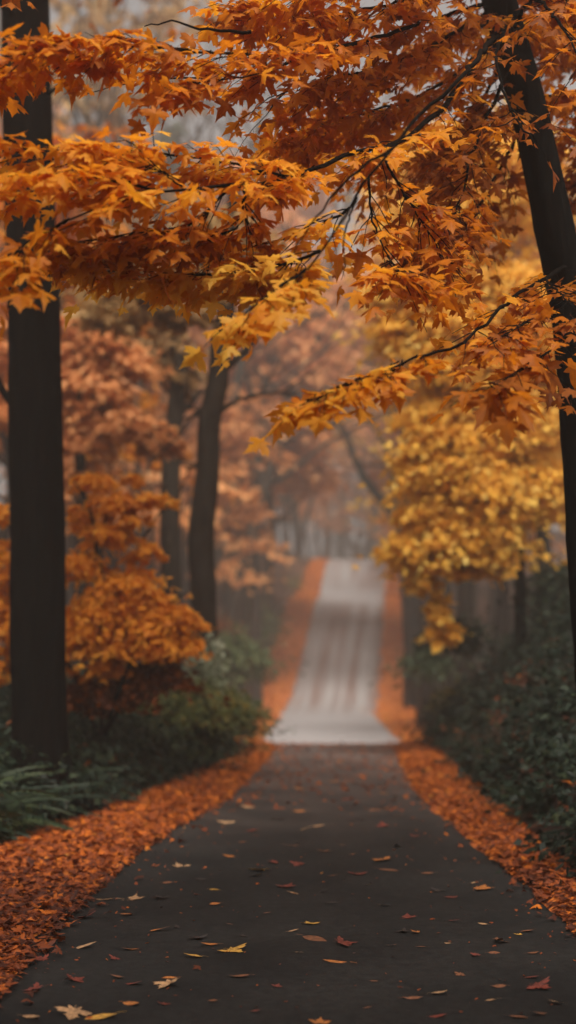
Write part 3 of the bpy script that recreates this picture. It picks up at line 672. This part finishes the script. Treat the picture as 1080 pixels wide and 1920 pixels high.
# ------------------------------------------------------------------ background forest, copies of a few kinds
def proto(kind, h, r0, cm, ct, nlimb, crownn, seed, size=(.26, .42), spreadf=.30, start=.4):
    global rng
    rs = rng; rng = np.random.default_rng(seed)
    t = thing('forest_tree', 'x', 'tree', (0, 0, 0)); m1 = MB(); m2 = MB()
    p = limb_path((0, 0, -.4), (0.02, 0, 1), h, 16, .05, 0); m1.tube(p, np.interp(np.linspace(0, 1, 17), [0, .08, 1], [r0 * 1.4, r0, r0 * .15]), 9, rough=.05)
    for k in range(nlimb):
        f = start + (1 - start) * (k + .5) / nlimb; i = min(int(f * 16), 15); a = k * 2.4 + rng.normal(0, .4)
        L = h * spreadf * (1.15 - f * .75) * rng.uniform(.8, 1.2)
        q = limb_path(p[i], (math.cos(a), math.sin(a), .55), L, 8, .12, .5); m1.tube(q, np.linspace(r0 * .38 * (1.2 - f), .015, 9), 6)
        for _ in range(3):
            j = rng.integers(3, 8); b = rng.uniform(0, 6.28)
            q2 = limb_path(q[j], unit(q[j] - q[j - 1]) + np.array([math.cos(b), math.sin(b), .3]) * .8, L * .45, 6, .15, .3); m1.tube(q2, np.linspace(r0 * .12, .008, 7), 4)
            if crownn: cloud(m2, q2[-2], (L * .42, L * .42, L * .22), crownn, size, ct, (ragt, starB), sub=12)
        if crownn: cloud(m2, q[-2], (L * .45, L * .45, L * .25), crownn, size, ct, (ragt, starB), sub=12)
    m1.build('trunk', M_bark2, t, smooth=True)
    if crownn: m2.build('crown', cm, t)
    rng = rs; return t
def conifer(h, seed):
    t = thing('forest_tree', 'x', 'tree', (0, 0, 0)); m1 = MB(); m2 = MB()
    m1.tube(limb_path((0, 0, -.4), (0, 0, 1), h, 10, .01, 0), np.linspace(.28, .03, 11), 8)
    for k in range(60):
        f = .12 + .86 * k / 60; a = k * 2.4; L = h * .22 * (1.03 - f); z = f * h
        e = np.array([math.cos(a) * L, math.sin(a) * L, -.25 * L]); n = 26
        t_ = rng.random(n); pos = np.array([0, 0, z]) + e * t_[:, None] + rng.normal(0, .12, (n, 3)); m1.tube([(0, 0, z), tuple(np.array([0, 0, z]) + e)], [.04, .01], 4)
        put_leaves(m2, pos, unit(e / L + rng.normal(0, .5, (n, 3)) + [0, 0, -.4]), rng.uniform(.3, .5, n), np.clip(rng.normal(.7, .2, n), 0, 1), (ragt,))
    m1.build('trunk', M_bark2, t); m2.build('crown', M_green, t); return t
K = {'rust': proto('rust', 17, .24, M_pink, (.35, .16), 12, 60, 1), 'coral': proto('coral', 15, .20, M_pink, (.62, .16), 12, 72, 2), 'orange': proto('orange', 16, .22, M_aut, (.58, .16), 12, 60, 3),
     'gold': proto('gold', 14, .18, M_gold, (.5, .18), 11, 60, 4), 'tan': proto('tan', 18, .24, M_tan, (.5, .2), 12, 40, 5), 'bare': proto('bare', 21, .22, None, (.5, .2), 16, 0, 6, start=.3),
     'thin bare': proto('thinbare', 19, .13, None, (.5, .2), 12, 0, 8, start=.45, spreadf=.2), 'dark green': conifer(16, 9)}
WORD = {'rust': 'rust brown leafy tree', 'coral': 'coral pink leafy tree', 'orange': 'orange leafy tree', 'gold': 'golden yellow leafy tree', 'tan': 'tan leafy tree', 'bare': 'bare grey tree with forking limbs',
        'thin bare': 'thin bare grey trunk', 'dark green': 'dark green conifer'}
BG = []
def bgt(kind, px, d, s=1.0): BG.append((kind, (px - CXP) / FPX * d, d, s))
for k_, px, d, s in [
    # left slope, front to back
    ('rust', 60, 30, .75), ('orange', -40, 27, .7), ('thin bare', 255, 31, .8), ('thin bare', 285, 36, .9), ('coral', 210, 37, .8), ('thin bare', 440, 38, .8), ('rust', 340, 44, .85), ('thin bare', 480, 47, .9), ('bare', 90, 42, .95),
    ('thin bare', 420, 50, .8), ('coral', 440, 55, .8), ('bare', 230, 52, 1.1), ('tan', 130, 50, .9), ('bare', 350, 58, 1.1), ('coral', 250, 62, .95), ('rust', 80, 60, 1.1), ('dark green', 330, 78, 1.35),
    ('thin bare', 470, 66, .95), ('bare', 420, 72, 1.15), ('rust', 500, 78, .75), ('coral', 400, 88, 1.0), ('bare', 300, 84, 1.35), ('dark green', 480, 96, 1.1), ('thin bare', 150, 70, 1.35), ('bare', 190, 90, 1.5),
    ('rust', 540, 92, .65), ('tan', 470, 84, .85), ('bare', 560, 100, .8), ('thin bare', 530, 70, .8), ('orange', -100, 40, .9), ('coral', 20, 50, 1),
    # right slope
    ('tan', 1010, 38, .8), ('rust', 1040, 34, .75), ('gold', 960, 42, .8), ('coral', 960, 52, .85), ('rust', 880, 58, .9), ('gold', 1080, 48, .9), ('coral', 780, 66, .8), ('tan', 930, 68, 1.1), ('bare', 930, 44, .8),
    ('thin bare', 868, 40, .8), ('thin bare', 905, 33, .7), ('rust', 1000, 62, 1.1), ('coral', 770, 84, .85), ('bare', 800, 78, .9), ('orange', 1150, 40, .9), ('thin bare', 850, 62, .8),
    # beyond the crest of the far road
    ('bare', 640, 140, .9), ('bare', 690, 136, .95), ('coral', 590, 120, .95), ('rust', 680, 132, 1.0), ('dark green', 640, 138, .8), ('bare', 750, 120, .9),
    ('tan', 730, 136, 1.1), ('coral', 540, 124, 1.1), ('bare', 600, 130, 1.1), ('dark green', 700, 146, .9), ('rust', 470, 130, 1.3), ('coral', 800, 130, 1.2), ('bare', 520, 140, 1.3), ('tan', 640, 150, 1.25),
    ('coral', 560, 108, 1.75), ('orange', 500, 104, 1.5), ('tan', 610, 138, 1.9), ('coral', 680, 122, 1.75), ('gold', 740, 112, 1.7), ('orange', 790, 106, 1.6),
    ('bare', 120, 36, 1.15), ('bare', 235, 43, 1.35), ('bare', 410, 47, 1.4), ('thin bare', 320, 40, 1.35), ('tan', 165, 50, 1.55), ('bare', 470, 56, 1.6), ('coral', 180, 58, 1.5), ('dark green', 320, 72, 1.7), ('coral', 440, 74, 1.75), ('bare', 130, 62, 1.75), ('bare', 360, 64, 1.7), ('thin bare', 240, 60, 1.8), ('gold', 290, 90, 1.9), ('rust', 110, 70, 1.6), ('thin bare', 100, 66, 1.8), ('thin bare', 210, 74, 1.9), ('thin bare', 340, 68, 1.85), ('bare', 400, 80, 1.9), ('bare', 270, 76, 1.9), ('thin bare', 440, 84, 2.0), ('coral', 160, 76, 1.35), ('tan', 260, 60, 1.05), ('rust', 380, 66, 1.0), ('coral', 470, 70, 1.15), ('orange', 120, 58, 1.0), ('bare', 140, 88, 2.0), ('coral', 440, 100, 1.9),
    ('orange', 860, 76, 1.3), ('gold', 820, 62, 1.15), ('coral', 940, 84, 1.6),
    ('bare', 400, 128, 1.6), ('thin bare', 350, 120, 1.7), ('bare', 240, 120, 1.7), ('rust', 860, 120, 1.4), ('coral', 330, 125, 1.25), ('dark green', 240, 128, 1.5)]:
    bgt(k_, px, d, s)
from collections import defaultdict
for i, (k_, x, y, s) in enumerate(BG):          # nothing stands on the road or its leaf strips
    if y < 106 and LO(y) - .9 < x < RO(y) + .9:
        x = LO(y) - random.uniform(.9, 2.2) if x < (LO(y) + RO(y)) / 2 else RO(y) + random.uniform(.9, 2.2); BG[i] = (k_, float(x), y, s)
cell = defaultdict(list)
for i, (k_, x, y, s) in enumerate(BG):
    zone = 'beyond the far road top' if y > 106 else ('on the left slope' if x < LI(y) else 'on the right slope'); cell[(k_, zone)].append(i)
ORD = ['first', 'second', 'third', 'fourth', 'fifth', 'sixth', 'seventh', 'eighth', 'ninth', 'tenth', 'eleventh', 'twelfth', 'thirteenth', 'fourteenth', 'fifteenth', 'sixteenth', 'seventeenth', 'eighteenth', 'nineteenth', 'twentieth']
lab = {}
for (k_, zone), ids in cell.items():
    ids.sort(key=lambda i: BG[i][1] / BG[i][2])
    for n_, i in enumerate(ids):
        if len(ids) == 1: lab[i] = f'{WORD[k_]} in the haze {zone}'
        else: lab[i] = f'{WORD[k_]} {zone}, {ORD[n_]} such from the left'
used = set()
for i, (k_, x, y, s) in enumerate(BG):
    loc = (x, y, zat(x, y)); rz = random.uniform(0, 6.28); grp = 'hazy forest trees behind'
    if k_ not in used:
        used.add(k_); t = K[k_]; t.location = loc; t.rotation_euler = (0, 0, rz); t.scale = (s,) * 3; t['label'] = lab[i]; t['group'] = grp
    else: dup(K[k_], loc, rz, s, lab[i], grp)

# ------------------------------------------------------------------ crumbs
def road_specks(n, y0, y1, sz, tint):
    mb = MB(); y = rng.uniform(y0, y1, n); t = rng.random(n); x = LI(y) + (RI(y) - LI(y)) * t; a = rng.uniform(0, 6.28, n); tip = np.stack([np.cos(a), np.sin(a), rng.normal(.1, .2, n)], -1)
    put_leaves(mb, np.stack([x, y, gz(x, y) + .014], -1), tip, rng.uniform(*sz, n), np.clip(rng.normal(*tint, n), 0, 1), (leafA, leafC, oval, star), twist=.35)
    return mb.build('leaf_litter', M_litter, kind='stuff')
tag(road_specks(900, 13, 29, (.03, .08), (.30, .18)), 'scattered brown leaves and scraps covering the path near its crest', 'litter')
# ----- of leaf, grit and twig on the asphalt
mb = MB(); n = 1500; y = 4.5 + 20 * rng.random(n) ** 1.2; t = rng.random(n); x = LI(y) + (RI(y) - LI(y)) * np.where(rng.random(n) < .5, t, np.where(t < .5, t ** 2 * .6, 1 - (1 - t) ** 2 * .6))
a = rng.uniform(0, 6.28, n); tip = np.stack([np.cos(a), np.sin(a), rng.normal(0, .15, n)], -1)
put_leaves(mb, np.stack([x, y, gz(x, y) + .012], -1), tip, rng.uniform(.006, .028, n), np.clip(rng.normal(.22, .22, n), 0, 1), (oval, dia, star), twist=.3)
tag(mb.build('leaf_litter', M_litter, kind='stuff'), 'tiny crumbs of dry leaf strewn over the dark asphalt', 'litter')

# ------------------------------------------------------------------ undergrowth
def frond_t(npair=17, wide=.20):
    V = []; L = []; S = []
    k = 0
    for i in range(npair):
        t = (i + 1) / (npair + 1); y = t; z = .55 * t - .95 * t * t; wl = wide * math.sin(math.pi * min(t * .82 + .16, 1)) * (1 if i % 2 else .92); h = .030
        for s in (-1, 1):
            V += [(0, y - h * .6, z), (0, y + h * .6, z), (s * wl, y + h * 1.6 + .05, z - .05 * (1 + t))]; L += [k, k + 1, k + 2]; S += [3]; k += 3
    V += [(-.008, 0, 0), (.008, 0, 0)]; k0 = k; 
    pr = [k, k + 1]; k += 2
    for t in (.33, .66, 1.0):
        V += [(-.005, t, .55 * t - .95 * t * t), (.005, t, .55 * t - .95 * t * t)]; L += [pr[0], pr[1], k + 1, k]; S += [4]; pr = [k, k + 1]; k += 2
    return (np.array(V), np.array(L), np.array(S))
FR = [frond_t(), frond_t(15, .16), frond_t(19, .24)]
def ferns(mb, pos, size, tint, per=13):
    n = len(pos)
    a = rng.uniform(0, 6.28, (n, per)).ravel(); el = rng.uniform(.1, .85, (n, per)).ravel(); i = np.repeat(np.arange(n), per)
    tip = np.stack([np.cos(a) * np.cos(el), np.sin(a) * np.cos(el), np.sin(el)], -1); nrm = np.stack([-np.cos(a) * np.sin(el), -np.sin(a) * np.sin(el), np.cos(el)], -1) + rng.normal(0, .12, (len(a), 3))
    s = size[i] * rng.uniform(.7, 1.15, len(a)); Ms = frames(tip, nrm, s); T = pos[i] + rng.normal(0, .03, (len(a), 3)); tt = np.clip(tint[i] + rng.normal(0, .12, len(a)), 0, 1)
    g = rng.integers(0, 3, len(a))
    for k in range(3):
        w_ = g == k; mb.inst(FR[k], Ms[w_], T[w_], tt[w_])
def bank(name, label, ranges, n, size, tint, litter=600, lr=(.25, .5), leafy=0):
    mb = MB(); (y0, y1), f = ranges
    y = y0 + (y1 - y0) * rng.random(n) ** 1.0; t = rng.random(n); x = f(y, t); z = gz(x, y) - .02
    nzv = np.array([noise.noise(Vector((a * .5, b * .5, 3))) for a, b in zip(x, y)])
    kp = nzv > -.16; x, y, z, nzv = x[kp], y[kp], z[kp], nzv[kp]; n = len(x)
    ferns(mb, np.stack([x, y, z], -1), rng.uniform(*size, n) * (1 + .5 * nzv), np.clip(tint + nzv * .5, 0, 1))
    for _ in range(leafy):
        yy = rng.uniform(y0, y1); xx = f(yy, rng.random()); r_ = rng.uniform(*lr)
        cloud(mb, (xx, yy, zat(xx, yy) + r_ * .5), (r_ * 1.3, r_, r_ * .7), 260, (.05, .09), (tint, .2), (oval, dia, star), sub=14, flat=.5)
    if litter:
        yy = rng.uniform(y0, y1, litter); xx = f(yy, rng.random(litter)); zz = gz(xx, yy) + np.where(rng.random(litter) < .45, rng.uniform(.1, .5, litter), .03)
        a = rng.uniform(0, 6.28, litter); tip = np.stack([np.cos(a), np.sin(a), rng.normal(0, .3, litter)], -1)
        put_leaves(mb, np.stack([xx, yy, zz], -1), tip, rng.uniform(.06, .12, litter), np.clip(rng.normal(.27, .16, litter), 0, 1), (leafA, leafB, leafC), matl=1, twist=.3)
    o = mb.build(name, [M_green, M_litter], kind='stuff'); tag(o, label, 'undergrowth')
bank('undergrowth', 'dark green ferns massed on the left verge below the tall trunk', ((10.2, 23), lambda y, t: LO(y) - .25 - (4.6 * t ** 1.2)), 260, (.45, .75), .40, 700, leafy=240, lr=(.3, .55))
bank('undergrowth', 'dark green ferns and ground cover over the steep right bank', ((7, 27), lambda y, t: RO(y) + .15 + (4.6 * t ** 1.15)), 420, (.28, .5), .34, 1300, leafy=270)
bank('undergrowth', 'hazy green undergrowth along the left side beyond the crest', ((24, 62), lambda y, t: LO(y) - 1.3 - (8 * t)), 200, (.7, 1.1), .6, 500, leafy=120)
bank('undergrowth', 'brown green undergrowth along the right side beyond the crest', ((27, 75), lambda y, t: RO(y) + .8 + (7 * t)), 240, (.7, 1.1), .45, 600, leafy=120)
def shrub(label, px, py, d, rx, ry, n, m, tint, size=(.06, .11), tms=(oval, dia), group=None):
    c = P(px, py, d); k = d / FPX; g0 = zat(c[0], d); b0 = (c[0], d, g0); t = thing('shrub', label, 'shrub', b0, group)
    st = MB()
    for _ in range(9):
        e = c + rng.normal(0, .35, 3) * np.array([rx * k, .5, ry * k]); st.tube(limb_path(b0, e - np.array(b0), max(np.linalg.norm(e - np.array(b0)), .2), 6, .08), np.linspace(.007, .003, 7), 4)
    st.build('stem', M_twig, t, b0); mb = MB(); cloud(mb, c, (rx * k, rx * k * .8, ry * k), n, size, tint if isinstance(tint, tuple) else (tint, .15), tms, sub=14, flat=.55); mb.build('leaves', m, t, b0)
shrub('rounded olive green shrub left of the far road', 474, 1165, 62, 48, 40, 1800, M_olive, (.28, .15), (.18, .3))
shrub('low hazy green shrub under the rounded olive one', 432, 1235, 40, 56, 44, 2000, M_olive, (.22, .15), (.16, .26))
shrub('brown orange shrub between the bent tree and the olive shrub', 408, 1190, 50, 34, 44, 1000, M_aut, (.30, .15), (.1, .16))
shrub('pale olive shrub beside the top of the left leaf strip', 545, 1110, 84, 42, 26, 900, M_olive, (.65, .15), (.16, .26))
shrub('grey green shrub far up the left verge', 560, 1075, 92, 36, 24, 700, M_olive, (.4, .15), (.2, .3))
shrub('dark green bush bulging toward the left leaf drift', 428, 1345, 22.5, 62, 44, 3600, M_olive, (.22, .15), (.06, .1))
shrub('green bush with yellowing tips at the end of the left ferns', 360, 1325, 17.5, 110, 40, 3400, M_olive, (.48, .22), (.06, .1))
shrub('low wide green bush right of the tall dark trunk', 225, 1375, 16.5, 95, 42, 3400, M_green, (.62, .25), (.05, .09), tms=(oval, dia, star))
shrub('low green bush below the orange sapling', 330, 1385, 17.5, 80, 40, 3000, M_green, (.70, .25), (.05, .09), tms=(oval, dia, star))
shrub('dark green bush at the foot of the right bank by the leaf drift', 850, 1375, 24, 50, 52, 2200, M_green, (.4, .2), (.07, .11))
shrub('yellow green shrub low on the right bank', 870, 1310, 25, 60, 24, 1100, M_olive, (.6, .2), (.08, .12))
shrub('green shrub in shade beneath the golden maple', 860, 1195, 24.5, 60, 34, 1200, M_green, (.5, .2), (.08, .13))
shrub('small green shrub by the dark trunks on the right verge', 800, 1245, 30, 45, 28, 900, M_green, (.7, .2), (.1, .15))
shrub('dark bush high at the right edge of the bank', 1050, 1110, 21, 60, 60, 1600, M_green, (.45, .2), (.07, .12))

# ------------------------------------------------------------------ single leaves on the path
RL = """248 1685 50 t m;291 1746 50 o s;365 1797 36 y v;440 1785 55 y m;395 1773 30 o v;372 1763 30 d m;580 1732 32 y m;587 1763 50 b v;650 1772 40 r m;635 1805 45 o s;451 1833 35 b v;310 1851 50 t m;
244 1884 36 o v;193 1909 60 y v;135 1908 50 t m;307 1884 20 r m;145 1838 35 r m;158 1778 35 t v;247 1782 32 o v;213 1800 22 r m;218 1834 26 b v;320 1834 25 o v;250 1846 30 r v;237 1717 26 o v;198 1687 30 t v;
160 1721 35 r m;298 1685 30 d m;337 1624 30 t m;430 1607 25 o v;404 1698 22 o v;371 1679 16 r m;313 1657 20 b v;376 1652 18 d m;401 1669 20 y v;487 1633 30 y m;480 1644 24 y v;517 1618 30 r m;556 1623 26 r m;
539 1664 35 r m;556 1676 30 t s;605 1674 24 d v;622 1695 24 d s;620 1643 20 b v;670 1641 32 r m;712 1615 45 o m;727 1632 40 b v;610 1597 22 b m;573 1556 25 t v;545 1586 30 b s;715 1550 32 r m;668 1541 30 d m;
749 1588 22 d m;770 1613 16 b v;718 1700 25 t v;761 1720 32 r m;752 1749 26 d m;777 1750 18 o m;790 1776 20 b v;735 1775 18 b s;803 1640 24 b v;847 1683 30 r v;821 1672 24 d m;909 1669 38 o m;889 1656 14 t v;
906 1735 16 t v;941 1768 36 b m;971 1754 16 y m;989 1747 26 b v;890 1795 18 r m;925 1788 22 b v;998 1790 20 b v;1015 1856 44 r m;936 1851 30 b v;995 1835 24 r v;822 1865 28 t v;920 1876 26 t v;773 1875 34 b s;
1042 1884 28 t v;819 1908 30 r v;970 1909 30 b v;1010 1905 26 b v;600 1916 30 o m;56 1909 34 t v;60 1860 40 r m;455 1756 20 d m;549 1747 18 t v;690 1662 16 t s;424 1544 35 t m;472 1559 26 r m;520 1537 30 d v;
562 1522 30 o v;596 1550 20 t v;463 1515 24 t v;486 1600 18 d m;557 1581 20 d v;115 1712 26 r m;105 1760 22 o v;75 1800 30 r m;40 1760 26 o m;600 1489 24 d v;650 1500 22 r v;560 1480 20 o v;700 1520 24 b v;
520 1500 20 r v;625 1467 22 o v;590 1448 20 r v;670 1470 22 b m;720 1490 22 o v;545 1455 20 b v;640 1430 20 o v;690 1440 22 r v;600 1420 22 b v;750 1530 20 b v;780 1570 20 r m;640 1585 14 b v;455 1580 16 b v;
850 1730 18 r v;700 1840 16 b v;520 1850 18 r m;560 1790 14 t v;860 1830 20 b m;400 1880 16 b v;480 1900 14 r v;690 1890 16 b v;330 1740 14 d m;500 1715 14 b v;840 1770 14 t v;430 1735 12 b v;660 1605 14 b v"""
CN = {'t': ('pale tan', (.46, .27, .13)), 'o': ('orange', (.46, .16, .03)), 'y': ('golden yellow', (.58, .32, .05)), 'b': ('brown', (.20, .075, .03)), 'r': ('dark red', (.17, .028, .014)), 'd': ('near black', (.022, .014, .012))}
SN = {'m': 'lobed', 'v': 'oval', 's': 'narrow curled'}
def ld_mat(c):
    m, nt, o = mat('dry_leaf_' + c.replace(' ', '_')); v = CN[[k for k in CN if CN[k][0] == c][0]][1]
    g = N(nt, 'ShaderNodeTexCoord'); nz = N(nt, 'ShaderNodeTexNoise', Scale=5.0, Detail=4.0); nt.links.new(g.outputs['Object'], nz.inputs['Vector'])
    r = ramp(nt, nz.outputs['Fac'], [(.35, tuple(x * .55 for x in v)), (.65, tuple(min(1, x * 1.25) for x in v))])
    p = N(nt, 'ShaderNodeBsdfPrincipled'); p.inputs['Roughness'].default_value = .6; nt.links.new(r.outputs[0], p.inputs['Base Color']); nt.links.new(p.outputs[0], o.inputs[0]); return m
protoL = {}
for ck, (cn, _) in CN.items():
    mm = ld_mat(cn)
    for sk in 'mvs':
        lst = []
        for vr in range(2):
            tv, tl, ts = {'m': (leafC, leafB), 'v': (oval, oval), 's': (oval, oval)}[sk][vr]; v = tv.copy(); v[:, 1] -= .45
            if sk == 's': v[:, 0] *= .55
            cx = (.5, 1.1)[vr]; v[:, 2] = cx * .5 * v[:, 0] ** 2 + (.35 - .2 * vr) * v[:, 1] ** 2 + .1 * v[:, 0] * v[:, 1] + rng.normal(0, .025, len(v))
            v[:, 2] *= .5; m_ = MB(); m_.add(v, tl, ts)
            st = np.array([(-.015, -.42, .06), (.015, -.42, .06), (.01, -.75, .04), (-.01, -.75, .04)]); m_.add(st, [0, 1, 2, 3], [4])
            o = m_.build('fallen_leaf', mm); lst.append(o)
        protoL[(ck, sk)] = lst
items = []
for e in RL.replace('\n', '').split(';'):
    a, b, s, c, k = e.split(); a, b, s = float(a), float(b), float(s)
    # march the view ray to the ground
    d = 3.0
    while d < 30:
        q = P(a, b, d)
        if q[2] <= zat(q[0], d) + .004: break
        d += .02
    items.append([a, b, s, c, k, q[0], d])
cellL = defaultdict(list)
def zone(i):
    _, _, _, c, k, x, y = items[i]; l, r = LI(y), RI(y); t = (x - l) / (r - l)
    za = 'by the left drift' if t < .22 else ('left of the middle' if t < .42 else ('in the middle' if t < .6 else ('right of the middle' if t < .8 else 'by the right drift')))
    zb = 'nearest the viewer' if y < 6.2 else ('in the near part' if y < 7.6 else ('in the middle part' if y < 10 else ('further on' if y < 14 else 'close to the crest')))
    return za, zb
for i in range(len(items)):
    cellL[(items[i][3], items[i][4], zone(i))].append(i)
for (c, k, (za, zb)), ids in cellL.items():
    ids.sort(key=lambda i: items[i][0])
    for n_, i in enumerate(ids):
        a, b, s, _, _, x, y = items[i]
        t_ = f'{CN[c][0]} {SN[k]} leaf {za}, {zb}' + (f', {ORD[n_]} from left' if len(ids) > 1 else '')
        if len(t_.split()) < 15: t_ = t_.replace(' leaf ', ' leaf on asphalt ')
        src = protoL[(c, k)][i % 2]; o = src.copy(); COL.objects.link(o)
        size = s / FPX * y * random.uniform(1.0, 1.2); size = min(max(size, .045), .16)
        if k == 'm': size *= .8
        o.location = (x, y, zat(x, y) + .006 + .004 * (i % 3))
        base_a = random.choice((1, -1)) * R(90) + random.gauss(0, .35) if k != 'm' else random.uniform(0, 6.28)
        o.scale = (size,) * 3; o.rotation_euler = (random.gauss(0, .12), random.gauss(0, .12), base_a)
        tag(o, t_, 'leaf', 'fallen leaves scattered on the asphalt')
for l_ in protoL.values():
    for o in l_: bpy.data.objects.remove(o)

# ------------------------------------------------------------------ the misty air
bm = MB(); x0, x1, y0, y1, z0, z1 = -110, 110, -40, 175, -4, 46
v = [(x0, y0, z0), (x1, y0, z0), (x1, y1, z0), (x0, y1, z0), (x0, y0, z1), (x1, y0, z1), (x1, y1, z1), (x0, y1, z1)]
bm.add(v, [0, 3, 2, 1, 4, 5, 6, 7, 0, 1, 5, 4, 1, 2, 6, 5, 2, 3, 7, 6, 3, 0, 4, 7], [4] * 6)
mh, nth, oh = mat('mist'); pv = nth.nodes.new('ShaderNodeVolumePrincipled')
pv.inputs['Density'].default_value = 0.0045; pv.inputs['Color'].default_value = (.90, .86, .81, 1); pv.inputs['Anisotropy'].default_value = .35
nth.links.new(pv.outputs[0], oh.inputs['Volume'])
hz = bm.build('haze', mh, kind='stuff'); tag(hz, 'pale mist filling the forest and hiding its far end', 'mist')
